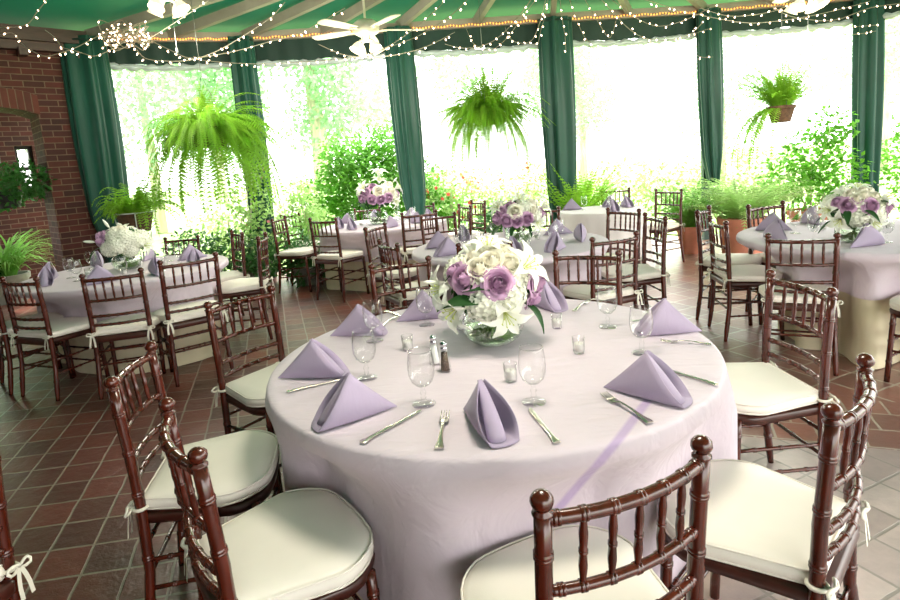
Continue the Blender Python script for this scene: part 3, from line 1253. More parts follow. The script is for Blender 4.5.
table('near', 'large round table in the foreground, ivory skirt reaching the tiles', .14, .15, .02, 'pale lavender cloth with a purple streak over the large near table', 'cloth_dyed', 3)
table('pier', 'round table beside the brick pier with ivory skirt', .42, .02, .022, 'short lavender cloth over the table beside the brick pier', seed=8)
table('bush', 'round table before the big bush with ivory skirt', .36, .02, .022, 'lavender cloth over the table before the big bush', seed=12)
table('mid', 'round table in the middle, just behind the near bouquet', .30, .02, .022, 'lavender cloth over the middle table behind the near bouquet', seed=15)
table('cake', 'small far round table reached by daylight', .02, .10, .03, 'white floor-length cloth over the small far table', 'white_cloth', 19, skirt=False)
table('right', 'round table on the right with ivory skirt', .44, .02, .024, 'lavender cloth with wavy hem over the right-hand table', seed=23)
ZT = .7635


# ------------------------------------------------------------------ tableware prototypes
def make_napkin():
    mb = MB()
    # cone of cloth from the closed back point to a teardrop mouth, with an inner tongue
    B = Vector((0, -.125, .004))
    side = []
    for i in range(13):
        u = i / 12
        side.append((.008 + .044 * math.sin(PI * .74 * u), .012 + .112 * u ** .9, .0035 + .136 * (1 - u)))
    mouth = [Vector((-x, y, z)) for x, y, z in side]
    xb, yb, zb_ = side[-1]
    for u in (-.75, -.4, 0, .4, .75):
        mouth.append(Vector((u * xb, yb + .010 * (1 - u * u), .003)))
    mouth += [Vector((x, y, z)) for x, y, z in side[::-1]]
    rows = []
    nT = 10
    for j in range(nT + 1):
        q = j / nT
        row = []
        for p in mouth:
            w = B.lerp(p, q)
            w.x *= 1 + .22 * math.sin(PI * q)
            w.z = max(.003, w.z - .004 * math.sin(PI * q) * (p.z / .14))
            row.append(w)
        rows.append(row)
    mb.grid(rows)
    # the inner fold: a soft roll of cloth hanging from the apex down the middle of the mouth
    tr = []
    for j in range(11):
        q = j / 10
        y = .006 + .104 * q ** .9
        z = .132 * (1 - q) + .006
        hw_ = .006 + .017 * math.sin(PI * .5 * q)
        tr.append([Vector((.004 + hw_ * math.sin(u * 1.9) * 1.05 + .004 * q, y - .030 * q * (1 - math.cos(u * 1.9)) * .75 + .006 * q, z)) for u in (-1, -.75, -.5, -.25, 0, .25, .5, .75, 1)])
    mb.grid(tr)
    o = mb.build('napkin', M['napkin'])
    so = o.modifiers.new('cloth_thickness', 'SOLIDIFY')
    so.thickness = .0022
    so.offset = 0
    tag(o, 'lavender napkin', 'napkin')
    return o


def make_goblet():
    root = empty('goblet', (0, 0, 0), 0, 'water goblet', 'glass')
    b = MB()
    outer = [(.006, .056), (.020, .060), (.032, .072), (.039, .092), (.0405, .112), (.039, .135), (.0355, .158), (.0345, .166)]
    inner = [(r - .0014, z + .001) for r, z in outer[::-1]]
    b.lathe(outer + inner + [(0, .058)], 24, cap=False)
    b.build('bowl', M['glass'], root)
    s = MB()
    s.lathe([(.0355, 0.0), (.036, .002), (.030, .004), (.012, .008), (.007, .014), (.0085, .022), (.006, .028), (.0095, .036), (.006, .044), (.0055, .05), (.008, .056), (0, .0565)], 20)
    s.build('foot', M['glass'], root)
    return root


def make_votive():
    root = empty('votive_candle', (0, 0, 0), 0, 'votive', 'candle')
    g = MB()
    g.lathe([(.0, .0005), (.019, .0005), (.0205, .003), (.0235, .062), (.0222, .062), (.0195, .008), (0, .007)], 20, cap=False)
    g.build('glass_cup', M['glass'], root)
    w = MB()
    w.lathe([(.0, .0085), (.0185, .0085), (.0205, .036), (.019, .038), (0, .0365)], 20, cap=False)
    c = w.build('candle', M['wax'], root)
    k = MB()
    k.tube([(0, 0, .036), (.001, 0, .045)], .0008, 5)
    k.build('wick', M['soil'], c)
    return root


def make_shaker(name, fill):
    root = empty(name, (0, 0, 0), 0, name, 'shaker')
    g = MB()
    for R, z0, z1, m in ((.0185, .001, .078, 0),):
        rows = []
        for r, z in ((.0185, .0005), (.019, .004), (.0175, .02), (.012, .072), (.0105, .078)):
            rows.append([Vector((r * 1.0 * (math.cos(a) * (1 + .12 * abs(math.sin(2 * a)))), r * (math.sin(a) * (1 + .12 * abs(math.sin(2 * a)))), z)) for a in [2 * PI * k / 16 for k in range(16)]])
        g.grid(rows, closed=True)
        g.add(rows[0], [tuple(range(16))[::-1]])
    g.build('glass_body', M['glass'], root)
    f = MB()
    f.lathe([(.0, .005), (.0155, .005), (.0145, .02), (.0098, .066), (0, .068)], 14, cap=False)
    f.build('contents', M[fill], root)
    c = MB()
    c.lathe([(.0112, .075), (.0125, .077), (.0125, .083), (.010, .087), (.0125, .092), (.012, .098), (.006, .104), (0, .105)], 16, cap=False)
    c.build('cap', M['chrome'], root)
    return root


def make_knife():
    root = empty('table_knife', (0, 0, 0), 0, 'knife', 'knife')
    h = MB()
    rows = []
    for t, w, th in ((0, .0105, .003), (.06, .012, .0035), (.2, .0085, .0045), (.5, .006, .0045), (.85, .007, .004), (1, .0075, .003)):
        y = -.115 + .115 * t
        rows.append([Vector((w * math.cos(a), y, .0042 + th * math.sin(a))) for a in [2 * PI * k / 10 for k in range(10)]])
    h.grid(rows, closed=True)
    h.add(rows[0], [tuple(range(10))])
    h.add(rows[-1], [tuple(range(10))[::-1]])
    h.build('handle', M['steel'], root)
    b = MB()
    rows = []
    for t, w0, w1 in ((0, -.006, .006), (.12, -.008, .0075), (.6, -.009, .0075), (.85, -.0085, .007), (.96, -.004, .006), (1, .002, .004)):
        y = .118 * t - .002
        rows.append([Vector((w0, y, .0035)), Vector(((w0 + w1) / 2, y, .0055)), Vector((w1, y, .005)), Vector((w1, y, .0035)), Vector(((w0 + w1) / 2, y, .0022))])
    b.grid(rows, closed=True)
    b.build('blade', M['steel'], root)
    return root


def make_fork():
    root = empty('table_fork', (0, 0, 0), 0, 'fork', 'fork')
    h = MB()
    rows = []
    for t, w, z in ((0, .011, .004), (.05, .012, .004), (.25, .007, .006), (.6, .0038, .011), (.9, .004, .011), (1, .006, .009)):
        y = -.10 + .125 * t
        rows.append([Vector((w * math.cos(a), y, z + .0018 * math.sin(a))) for a in [2 * PI * k / 8 for k in range(8)]])
    h.grid(rows, closed=True)
    h.add(rows[0], [tuple(range(8))])
    h.build('handle', M['steel'], root)
    b = MB()
    rows = []
    for y, w, z in ((.022, .006, .009), (.034, .0115, .005), (.046, .0125, .004), (.052, .0125, .0042)):
        rows.append([Vector((w * u, y, z + .0012 * s_)) for u, s_ in ((-1, 0), (-.5, 1), (.5, 1), (1, 0), (.5, -1), (-.5, -1))])
    b.grid(rows, closed=True)
    b.add(rows[-1], [tuple(range(6))])
    b.build('head', M['steel'], root)
    for k in range(4):
        x = -.0105 + .007 * k
        m = MB()
        m.tube([(x, .050, .0042), (x, .065, .004), (x * .98, .082, .0062), (x * .96, .092, .0095)], [.0019, .0017, .0014, .0008], 6)
        m.build('tine', M['steel'], root)
    return root


NAP, GOB, VOT = make_napkin(), make_goblet(), make_votive()
KNI, FOR = make_knife(), make_fork()
SALT, PEP = make_shaker('salt_shaker', 'salt'), make_shaker('pepper_shaker', 'pepper')
T0 = TABLES['near']['c']


def onto(q):
    p = U(q[0], q[1], ZT)
    return Vector((p.x, p.y, ZT))


def nap_at(a, b, mdeg, label):
    """a: back point pixel, b: mouth pixel on the table"""
    p, q = onto(a), onto(b)
    d = q - p
    c = p.lerp(q, .5)
    place(NAP, USED, (c.x, c.y, ZT), math.atan2(d.y, d.x) - PI / 2, 1, label, 'napkins on the near table')


nap_at((279, 379), (346, 374), 0, 'lavender napkin at left edge of near table, beside a knife')
nap_at((398, 407), (314, 428), 0, 'lavender napkin with open fold facing left, front left of near table')
nap_at((462, 409), (508, 447), 0, 'lavender napkin standing open towards viewer at near table front')
nap_at((602, 388), (690, 404), 0, 'broad lavender napkin at right front of near table beside a fork')
nap_at((704, 332), (634, 334), 0, 'lavender napkin at right edge of near table behind a goblet')
nap_at((324, 337), (392, 333), 0, 'lavender napkin at left rear of near table behind two goblets')
nap_at((400, 322), (444, 316), 0, 'lavender napkin left of the flower bowl at the far rim')
nap_at((530, 303), (560, 311), 0, 'lavender napkin right of the flower bowl at the far rim')

for q, lb in (((367, 378), 'goblet beside the left napkins on the near table'), ((424, 404), 'goblet at the tip of a knife, front left of the near table'),
              ((534, 402), 'goblet just right of the open-fronted napkin'), ((642, 353), 'goblet before the right edge napkin'),
              ((608, 327), 'goblet at the far right rim before a chair back'), ((427, 325), 'goblet left of the flower bowl by the far rim'),
              ((375, 341), 'goblet nearly hidden behind the left rear napkin')):
    p = onto(q)
    place(GOB, USED, p, random.uniform(0, 6), 1.03, 'clear water ' + lb, 'goblets on the near table')
for q, lb in (((408, 350), 'left of the salt shaker'), ((461, 329), 'close to the left of the flower bowl'), ((511, 381), 'behind the open-fronted napkin'),
              ((557, 328), 'right of the flower bowl'), ((579, 353), 'farthest right, out on bare cloth')):
    place(VOT, USED, onto(q), random.uniform(0, 6), 1, 'white votive candle in clear glass ' + lb, 'votives on the near table')
place(SALT, USED, onto((435, 364)), .3, 1.05, 'clear salt shaker with chrome cap beside the pepper')
place(PEP, USED, onto((445.5, 371)), .2, 1.05, 'glass pepper shaker with chrome cap and dark filling')


def cut(proto, tail, tip, label, group):
    p, q = onto(tail), onto(tip)
    d = q - p
    k = d.length / (.233 if proto is KNI else .192)
    k = max(.9, min(1.1, k))
    c = p + d.normalized() * (.115 if proto is KNI else .10) * k
    place(proto, USED, (c.x, c.y, ZT + .0006), math.atan2(d.y, d.x) - PI / 2, k, label, group)


cut(KNI, (287, 393), (341, 380), 'silver knife before the left edge napkin', 'knives on the near table')
cut(KNI, (362, 444), (421, 411), 'silver knife pointing from the rim to a goblet, front left', 'knives on the near table')
cut(KNI, (557, 444), (529, 409), 'silver knife right of the open-fronted napkin', 'knives on the near table')
cut(KNI, (717, 386), (672, 372), 'silver knife partly behind the broad right napkin', 'knives on the near table')
cut(KNI, (386, 312), (417, 322), 'silver knife at the far left rim before a chair', 'knives on the near table')
cut(FOR, (439, 450), (447, 408), 'silver fork at table front, tines away from viewer', 'forks on the near table')
cut(FOR, (650, 424), (599, 393), 'silver fork before the broad right napkin', 'forks on the near table')
cut(FOR, (711, 345), (664, 342), 'silver fork before the right edge napkin', 'forks on the near table')
cut(FOR, (574, 312), (592, 299), 'silver fork at the far rim behind the votives', 'forks on the near table')
cut(FOR, (632, 322), (660, 320), 'silver fork right of the far goblet, half behind a napkin', 'forks on the near table')
cut(FOR, (382, 327), (394, 319), 'silver fork beyond the left rear napkin', 'forks on the near table')


# ------------------------------------------------------------------ flowers
def rose_mesh(name, m):
    mb = MB()
    rr = random.Random(4)
    mb.ball((0, 0, .030), .006, 8, 6, (1, 1, 2.2))
    for layer, (cnt, rad, h, close, curl) in enumerate(((2, .009, .045, .75, 0), (3, .014, .044, .5, 0), (3, .0195, .041, .3, .15), (4, .025, .037, .1, .4), (5, .030, .031, -.05, .7), (5, .035, .024, -.12, .9), (6, .039, .016, -.2, 1.1))):
        for k in range(cnt):
            a0 = 2 * PI * (k + .43 * layer) / cnt + rr.uniform(-.15, .15)
            sp = 2 * PI / cnt * 1.45 / 2
            rows = []
            for j in range(7):
                q = j / 6
                row = []
                for i in range(7):
                    u = i / 6 * 2 - 1
                    a = a0 + u * sp * (.6 + .4 * math.sin(PI * min(1, .3 + q * .6)))
                    r = rad * (.4 + .6 * math.sin(PI * .5 * min(1, q * 1.5))) * (1 - close * max(0, q - .5) * 1.2) + curl * .006 * max(0, q - .55) ** 2 * 5 + .0035 * u * q
                    z = h * q - curl * .010 * max(0, q - .6) ** 2 * 5 - .006 * u * u * q ** 2
                    row.append(Vector((r * math.cos(a), r * math.sin(a), z)))
                rows.append(row)
            mb.grid(rows)
    return mb.mesh(name, M[m])


def hyd_mesh():
    mb = MB()
    rr = random.Random(9)
    nF = 95
    for i in range(nF):
        z = 1 - 1.5 * (i + .5) / nF
        a = i * 2.39996
        s = math.sqrt(max(0, 1 - z * z))
        nrm = Vector((s * math.cos(a), s * math.sin(a), z))
        c = nrm * .056 * rr.uniform(.93, 1.06) * 1.0
        t = nrm.orthogonal().normalized()
        t = Matrix.Rotation(rr.uniform(0, 6), 3, nrm) @ t
        for k in range(4):
            d = Matrix.Rotation(k * PI / 2, 3, nrm) @ t
            mb.leaf(c, d + nrm * .35, nrm, .0125, .012, -.1)
    mb.ball((0, 0, -.004), .05, 12, 8)
    return mb.mesh('hydrangea', M['hyd'])


def lily_meshes():
    mb = MB()
    for k in range(6):
        a0 = k * PI / 3
        wd = .032 if k % 2 else .044
        rows = []
        for j in range(8):
            q = j / 7
            r = .004 + .085 * q ** 1.35
            z = .055 * math.sin(min(1, q * 1.15) * PI * .62) - .03 * max(0, q - .6) ** 1.2
            w = wd * math.sin(PI * (.08 + .92 * q) ** .9) * .5 + .0008
            row = []
            for u in (-1, -.5, 0, .5, 1):
                v = Vector((r, u * w, z + .005 * abs(u) - (.003 if u == 0 else 0)))
                row.append(Matrix.Rotation(a0, 3, 'Z') @ v)
            rows.append(row)
        mb.grid(rows)
    st = MB()
    for k in range(6):
        a = k * PI / 3 + .3
        e = Vector((math.cos(a) * .022, math.sin(a) * .022, .062))
        st.tube([(0, 0, .005), (e.x * .5, e.y * .5, .04), e], .0011, 5)
        st.ball(e, .0035, 6, 4, (1.6, .7, .7))
    st.tube([(0, 0, .0), (0, 0, .07)], .0016, 5)
    st.ball((0, 0, .07), .003, 6, 4)
    return mb.mesh('lily', M['lily']), st.mesh('stamens', M['stamen'])


def bud_mesh():
    mb = MB()
    mb.lathe([(.002, 0), (.007, .012), (.009, .03), (.007, .05), (.003, .062), (0, .066)], 8)
    return mb.mesh('lily_bud', M['lily'])


def bleaf_mesh():
    mb = MB()
    rows = []
    for j in range(7):
        q = j / 6
        w = .017 * math.sin(PI * (.05 + .95 * q) ** .8) + .001
        rows.append([Vector((u * w, .105 * q, .012 * math.sin(PI * q) - .03 * q * q + .004 * abs(u))) for u in (-1, -.5, 0, .5, 1)])
    mb.grid(rows)
    return mb.mesh('leaf', M['dleaf'])


ME_RL, ME_RW, ME_HY = rose_mesh('lavender_rose', 'rose_l'), rose_mesh('cream_rose', 'rose_w'), hyd_mesh()
ME_LI, ME_ST = lily_meshes()
ME_BU, ME_LE = bud_mesh(), bleaf_mesh()


def attach(name, me, root, pos, nrm, sc=1, spin=0):
    o = bpy.data.objects.new(name, me)
    C.objects.link(o)
    o.parent = root
    q = Vector(nrm).normalized().to_track_quat('Z', 'Y').to_matrix() @ Matrix.Rotation(spin, 3, 'Z')
    o.matrix_local = Matrix.Translation(pos) @ q.to_4x4() @ Matrix.Scale(sc, 4)
    return o


def vase(root, r=.124, h=.145):
    g = MB()
    pr = [(.05, .0008), (.08, .006), (.106, .028), (r, .065), (.119, .1), (.10, .13), (.088, h)]
    g.lathe([(0, .0008)] + pr + [(q - .003, z + .001) for q, z in pr[::-1]], 32, cap=False)
    v = g.build('vase', M['vase_glass'], root)
    w = MB()
    w.lathe([(0, .006), (.046, .006), (.075, .012), (.1, .032), (.115, .066), (.113, .082), (0, .082)], 24, cap=False)
    w.build('water', M['water'], v)
    s = MB()
    rr = random.Random(3)
    for i in range(26):
        a = rr.uniform(0, 6.28)
        b = a + PI + rr.uniform(-.7, .7)
        ra, rb = rr.uniform(.03, .055), rr.uniform(.03, .075)
        s.tube([(ra * math.cos(a), ra * math.sin(a), .02 + .05 * (ra - .03) / .025 * rr.random()), (.01 * math.cos(a), .01 * math.sin(a), .075), (rb * math.cos(b) * .8, rb * math.sin(b) * .8, .14)], rr.uniform(.0025, .0045), 6)
    for i in range(16):
        a = rr.uniform(0, 6.28)
        s.leaf((.04 * math.cos(a), .04 * math.sin(a), .03), (math.cos(a + 1.2), math.sin(a + 1.2), rr.uniform(-.1, .5)), (math.cos(a), math.sin(a), .6), .075, .03)
    s.build('stems', M['stem'], v)
    return v


def make_bouquet(loc, label, items, zc=.255, rad=(.185, .185, .15), sc=1, seed=1, tall=0):
    """items: (kind, azimuth deg from the viewer's right counter-clockwise in plan, elevation deg, scale, radius factor)"""
    root = empty('flower_centerpiece', loc, 0, label, 'flower centerpiece', 'flower centerpieces on the tables', sc)
    vase(root)
    cen = Vector((0, 0, zc))
    # leafy heart that the blooms sit on
    hb = MB()
    rr = random.Random(seed)
    for i in range(230):
        z = rr.uniform(-.7, .9)
        a = rr.uniform(0, 6.28)
        s = math.sqrt(1 - z * z)
        n_ = Vector((s * math.cos(a), s * math.sin(a), z))
        p = cen + Vector((n_.x * rad[0] * .68, n_.y * rad[1] * .68, n_.z * rad[2] * .68))
        hb.leaf(p, Matrix.Rotation(rr.uniform(0, 6), 3, n_) @ n_.orthogonal() + n_ * .6, n_, .065, .03)
    o = hb.build('greenery', M['dleaf'], root)
    o['kind'] = 'stuff'
    for kind, az, el, s, rf_ in items:
        a, e = math.radians(az), math.radians(el)
        n_ = Vector((math.cos(e) * math.cos(a), math.cos(e) * math.sin(a), math.sin(e)))
        p = cen + Vector((n_.x * rad[0], n_.y * rad[1], n_.z * rad[2])) * rf_
        sp = rr.uniform(0, 6)
        if kind == 'L':
            attach('lavender_rose', ME_RL, root, p - n_ * .025, n_, 1.15 * s, sp)
        elif kind == 'W':
            attach('cream_rose', ME_RW, root, p - n_ * .02, n_, 1.15 * s, sp)
        elif kind == 'H':
            attach('hydrangea', ME_HY, root, p - n_ * .04, n_, 1.15 * s, sp)
        elif kind == 'I':
            l_ = attach('lily', ME_LI, root, p - n_ * .03, n_, 1.05 * s, sp)
            st = bpy.data.objects.new('stamens', ME_ST)
            C.objects.link(st)
            st.parent = l_
        elif kind == 'B':
            attach('lily_bud', ME_BU, root, p - n_ * .01, n_, s, sp)
        elif kind == 'V':
            t = Vector((n_.x, n_.y, -.25)).normalized()
            attach('leaf', ME_LE, root, p - n_ * .03, Vector((-t.x * .2, -t.y * .2, 1)) + n_ * .7, 1.25 * s, sp)
    return root


front = [  # viewer sits at azimuth 270
    ('L', 232, 22, 1.15, 1.0), ('L', 276, 16, 1.15, 1.05), ('L', 335, 5, 1.1, 1.05), ('L', 345, -22, 1.0, 1.0), ('L', 205, 30, .9, 1.0),
    ('W', 252, 38, 1.1, 1.02), ('W', 272, 48, 1.1, 1.02), ('W', 300, 42, 1.05, 1.0), ('W', 235, 58, 1.0, 1.0), ('W', 290, 66, 1.05, 1.0), ('W', 60, 60, 1.0, 1.0), ('W', 320, 62, 1.0, 1.0),
    ('H', 255, -22, 1.15, .95), ('H', 296, -8, 1.05, .95), ('H', 312, 22, .95, .95), ('H', 90, 20, 1.2, .95), ('H', 150, 25, 1.1, .95), ('H', 20, 25, 1.1, .95),
    ('I', 282, -28, 1.1, 1.12), ('I', 222, -20, 1.1, 1.12), ('I', 318, 30, 1.15, 1.05), ('I', 265, 78, 1.0, 1.05), ('I', 200, 5, 1.0, 1.1), ('I', 100, 50, 1.0, 1.0),
    ('B', 258, 20, 1.0, 1.05), ('B', 198, 12, 1.0, 1.2), ('B', 215, 60, 1.0, 1.0), ('B', 283, -12, .6, 1.15),
    ('V', 256, -12, 1.4, 1.22), ('V', 262, 4, 1.0, 1.2), ('V', 205, -38, 1.2, 1.0), ('V', 318, -8, 1.3, 1.18), ('V', 296, 26, .9, 1.15), ('V', 234, 4, 1.1, 1.2), ('V', 300, -42, 1.2, .95), ('V', 240, -45, 1.0, .95), ('V', 285, 2, .7, 1.02), ('V', 335, -35, 1.1, 1.0), ('V', 228, 42, .8, 1.0), ('V', 30, -20, 1.2, 1.0), ('V', 130, -20, 1.2, 1.0), ('V', 80, -25, 1.2, 1.0)]
p = onto((494, 342))
make_bouquet(p, 'big bouquet in a glass bowl on the near table, lilies drooping at front', front, zc=.235, rad=(.185, .175, .15))
midb = [('L', 220, 20, 1.1, 1), ('L', 238, -8, 1.1, 1.05), ('L', 262, -10, 1.1, 1.05), ('L', 284, -6, 1.1, 1.05), ('L', 330, 2, 1.1, 1), ('L', 240, 45, 1.0, 1), ('L', 205, -5, 1, 1),
        ('W', 258, 22, 1.2, 1.05), ('W', 300, 20, 1.1, 1), ('W', 320, 45, 1.1, 1), ('W', 100, 40, 1.1, 1), ('H', 290, 35, 1.1, .95), ('H', 315, 0, 1.1, .95), ('H', 60, 20, 1.1, .95), ('H', 130, 20, 1.1, .95),
        ('I', 275, 65, 1.1, 1.05), ('I', 210, 35, 1.1, 1.05), ('I', 345, 25, 1.1, 1.1), ('I', 305, -20, 1.0, 1.1), ('B', 340, 45, 1.2, 1.2), ('B', 270, -30, 1, 1.05),
        ('V', 195, -25, 1.4, 1.1), ('V', 210, -35, 1.3, 1.05), ('V', 330, -35, 1.2, 1), ('V', 250, -40, 1.0, 1), ('V', 290, -40, 1.0, 1), ('V', 40, -20, 1.2, 1), ('V', 150, -20, 1.2, 1)]
T3 = TABLES['mid']['c']
make_bouquet((T3.x + .10, T3.y + .05, ZT), 'bouquet on the middle table, row of lavender roses along its front', midb, zc=.23, rad=(.225, .2, .145), sc=1.0, seed=2)
pierb = [('H', 275, 0, 1.25, 1), ('H', 300, 25, 1.25, 1), ('H', 330, 10, 1.2, 1), ('H', 262, 45, 1.2, .95), ('H', 315, -25, 1.1, 1), ('H', 90, 30, 1.2, .95), ('H', 30, 10, 1.2, .95), ('H', 245, -15, 1.1, 1),
         ('L', 225, 15, 1.1, 1.05), ('L', 210, 30, 1.1, 1.1), ('L', 235, 40, 1.0, 1.05), ('L', 150, 20, 1, 1), ('W', 290, 60, 1.1, 1), ('I', 345, -10, 1.0, 1.15), ('I', 120, 40, 1, 1),
         ('B', 200, 10, 1.4, 1.25), ('B', 225, 62, 1.4, 1.15), ('V', 200, -10, 1.3, 1.1), ('V', 260, -40, 1.3, 1), ('V', 300, -45, 1.2, 1), ('V', 220, -30, 1.1, 1), ('V', 60, -20, 1.2, 1)]
T1 = TABLES['pier']['c']
make_bouquet((T1.x - .02, T1.y + .05, ZT), 'bouquet of white hydrangeas with lavender roses on the pier table', pierb, zc=.24, rad=(.19, .18, .15), seed=3)
T2 = TABLES['bush']['c']
make_bouquet((T2.x - .05, T2.y - .05, ZT), 'white and lavender bouquet on the bush table, one lily rising on top', [('I', 300, 72, 1.3, 1.5)] + [(k, az + 25, el, s, r) for k, az, el, s, r in midb], zc=.33, rad=(.25, .22, .18), sc=1.1, seed=4)
T5 = TABLES['right']['c']
make_bouquet((T5.x - .30, T5.y - .30, ZT), 'bouquet of white lilies and lavender roses on the right-hand table', [(k, az - 8, el, s, r) for k, az, el, s, r in front], zc=.24, rad=(.2, .18, .15), sc=.9, seed=5)

# ------------------------------------------------------------------ settings on the other tables
POS = {0: 'right edge', 1: 'back right', 2: 'back edge', 3: 'back left', 4: 'left edge', 5: 'front left', 6: 'front edge', 7: 'front right'}
FULL = {'pier': 'the brick pier table', 'bush': 'the bush table', 'mid': 'the middle table', 'right': 'the right-hand table', 'cake': 'the far white table'}
for key, r0, a_off in (('pier', .60, 8), ('bush', .60, 12), ('mid', .60, -10), ('right', .60, 4), ('cake', .34, 10)):
    c = TABLES[key]['c']
    rr = random.Random(len(key))
    rng = range(8) if key != 'cake' else (0, 1, 3, 6)
    for k in rng:
        a = math.radians(k * 45 + a_off + rr.uniform(-7, 7))
        r = r0 + rr.uniform(-.02, .03)
        place(NAP, USED, (c.x + r * math.cos(a), c.y + r * math.sin(a), ZT), a - PI / 2 + rr.choice((0, 0, 1.4, -1.4, 2.6)) + rr.uniform(-.3, .3), 1.05,
              'folded lavender napkin at the %s of %s' % (POS[k], FULL[key]), 'napkins on ' + FULL[key])
        if key == 'cake' and k in (1,):
            continue
        a2 = a + .27
        r2 = r - .16
        place(GOB, USED, (c.x + r2 * math.cos(a2), c.y + r2 * math.sin(a2), ZT), 0, 1.03,
              'clear goblet at the %s of %s' % (POS[k], FULL[key]), 'goblets on ' + FULL[key])
    if key != 'cake':
        for k, w in ((0, 'right of'), (2, 'behind'), (4, 'left of'), (6, 'in front of')):
            a = math.radians(k * 45 + 25)
            place(VOT, USED, (c.x + .30 * math.cos(a), c.y + .30 * math.sin(a), ZT), 0, 1, 'white votive candle %s the bouquet on %s' % (w, FULL[key]), 'votives on ' + FULL[key])


# ------------------------------------------------------------------ plants
def frond(mb, p, az, L, rise, droop, w=.055, n_=18, rr=random, ex=1.1):
    """arching fern frond with paired leaflets"""
    p = Vector(p)
    h = Vector((math.cos(az), math.sin(az), 0))
    sd = Vector((-h.y, h.x, 0))
    pts = []
    v = 0
    for i in range(n_ + 1):
        t = i / n_
        ang = rise - (rise + droop) * t ** ex
        if i:
            v_ = h * math.cos(ang) + Vector((0, 0, math.sin(ang)))
            pts.append(pts[-1] + v_ * L / n_)
        else:
            pts.append(p)
    for i in range(1, n_):
        t = i / n_
        d = (pts[i + 1] - pts[i - 1]).normalized()
        nn_ = sd.cross(d)
        ll = w * (math.sin(PI * (.12 + .88 * t) ** .75) + .12) * rr.uniform(.85, 1.1)
        for s in (-1, 1):
            dr = sd * s + d * .35 - nn_ * -.1
            dr.normalize()
            a, b = pts[i], pts[i] + dr * ll - Vector((0, 0, ll * .25))
            hw_ = d * L / n_ * .42
            mb.add([a - hw_ * .6, a + hw_ * .6, b + hw_ * .15, b - hw_ * .25], [(0, 1, 2, 3)])
    mb.tube(pts[::3] + [pts[-1]], [.0025] * (len(pts[::3]) + 1), 3, cap=False)


def fern(root, z, count, Lr, rise, droop, m, seed, r0=.08, w=.06, bias=None, n_=18, ex=1.1):
    rr = random.Random(seed)
    mb = MB()
    for i in range(count):
        az = i * 2.39996 + rr.uniform(-.25, .25)
        L = rr.uniform(*Lr)
        if bias:
            L *= 1 + bias[1] * math.cos(az - bias[0])
        frond(mb, (r0 * math.cos(az) * rr.random(), r0 * math.sin(az) * rr.random(), z), az, L, rr.uniform(*rise), rr.uniform(*droop), w * rr.uniform(.8, 1.2), n_, rr, ex * rr.uniform(.75, 1.7))
    o = mb.build('fronds', M[m], root, smooth=False)
    return o


def pot(root, name, m, r0, r1, h, rim=True, z=0, soil=True):
    mb = MB()
    pr = [(r0, z), (r1, z + h * .82)]
    if rim:
        pr += [(r1 * 1.08, z + h * .82), (r1 * 1.1, z + h), (r1 * .98, z + h), (r1 * .92, z + h * .8)]
    else:
        pr += [(r1 * 1.02, z + h), (r1 * .94, z + h), (r1 * .9, z + h * .8)]
    mb.lathe(pr, 24)
    o = mb.build(name, M[m], root, angle=.6)
    sb_ = MB()
    sb_.lathe([(0, z + h * .84), (r1 * .93, z + h * .82)], 20, cap=False)
    sb_.build('soil', M['soil'], root)
    return o


def hanging_fern(loc, label, count, Lr, rise, droop, potm, seed, ztop, bias=None, pr=.16, ph=.16, m='fern', w=.06, ex=.6, up=None, low=None):
    root = empty('hanging_fern', loc, 0, label, 'hanging plant', 'ferns hanging in the openings')
    pot(root, 'pot', potm, pr * .7, pr, ph, True, -ph)
    fo = fern(root, -.02, count, Lr, rise, droop, m, seed, pr * .8, w, bias, 34, ex)
    mb = MB()
    rr_ = random.Random(seed + 5)
    for i in range(up[0] if up else 0):
        frond(mb, (rr_.uniform(-.6, .6) * pr, rr_.uniform(-.6, .6) * pr, -.02), rr_.uniform(0, 6.28), rr_.uniform(*up[1]), rr_.uniform(1.05, 1.57), rr_.uniform(-1.3, -.2), w * .8, 22, rr_)
    for i in range(low[0] if low else 0):
        az = PI + rr_.uniform(-1, 1) * low[2]
        frond(mb, (pr * math.cos(az) * .8, pr * math.sin(az) * .8, -.02), az, rr_.uniform(*low[1]), rr_.uniform(.2, .9), 1.57, w, 26, rr_, .38)
    if mb.v:
        mb.build('upright_fronds', M[m], root, smooth=False)
    for k in range(3):
        a = k * 2 * PI / 3 + .4
        mb = MB()
        mb.tube([(pr * 1.05 * math.cos(a), pr * 1.05 * math.sin(a), -.02), (0, 0, .55)], .003, 5)
        mb.build('hanger_wire', M['wire'], root)
    mb = MB()
    mb.tube([(0, 0, .55), (0, 0, ztop - loc[2])], .003, 5)
    mb.build('hanger_wire', M['wire'], root)
    return root


q = AY(208, 128, 6.3)
hanging_fern(q, 'huge bright fern hanging over the left side, fronds trailing down', 340, (.35, .95), (.4, 1.57), (1.0, 1.57), 'basket', 11, 3.60, (0.0, .15), .2, .2, w=.055, ex=.62, up=(26, (.35, .6)), low=(70, (.8, 1.2), 3.0))
q = AY(486, 112, 7.2)
hanging_fern(q, 'rounded fern hanging at the centre opening, dome-shaped', 340, (.35, .85), (.5, 1.57), (.8, 1.57), 'basket', 12, 3.55, None, .2, .16, w=.05, ex=.62, up=(100, (.38, .66)), low=(60, (.65, 1.0), 3.0))
q = AY(781, 106, 7.2)
hanging_fern(q, 'hanging fern with upright fronds in a brown pot, right opening', 120, (.3, .55), (.9, 1.55), (-.8, .9), 'basket', 13, 3.5, (PI, .22), .15, .2, 'fern', .05, .9, up=(80, (.35, .6)), low=(26, (.5, .95), .9))

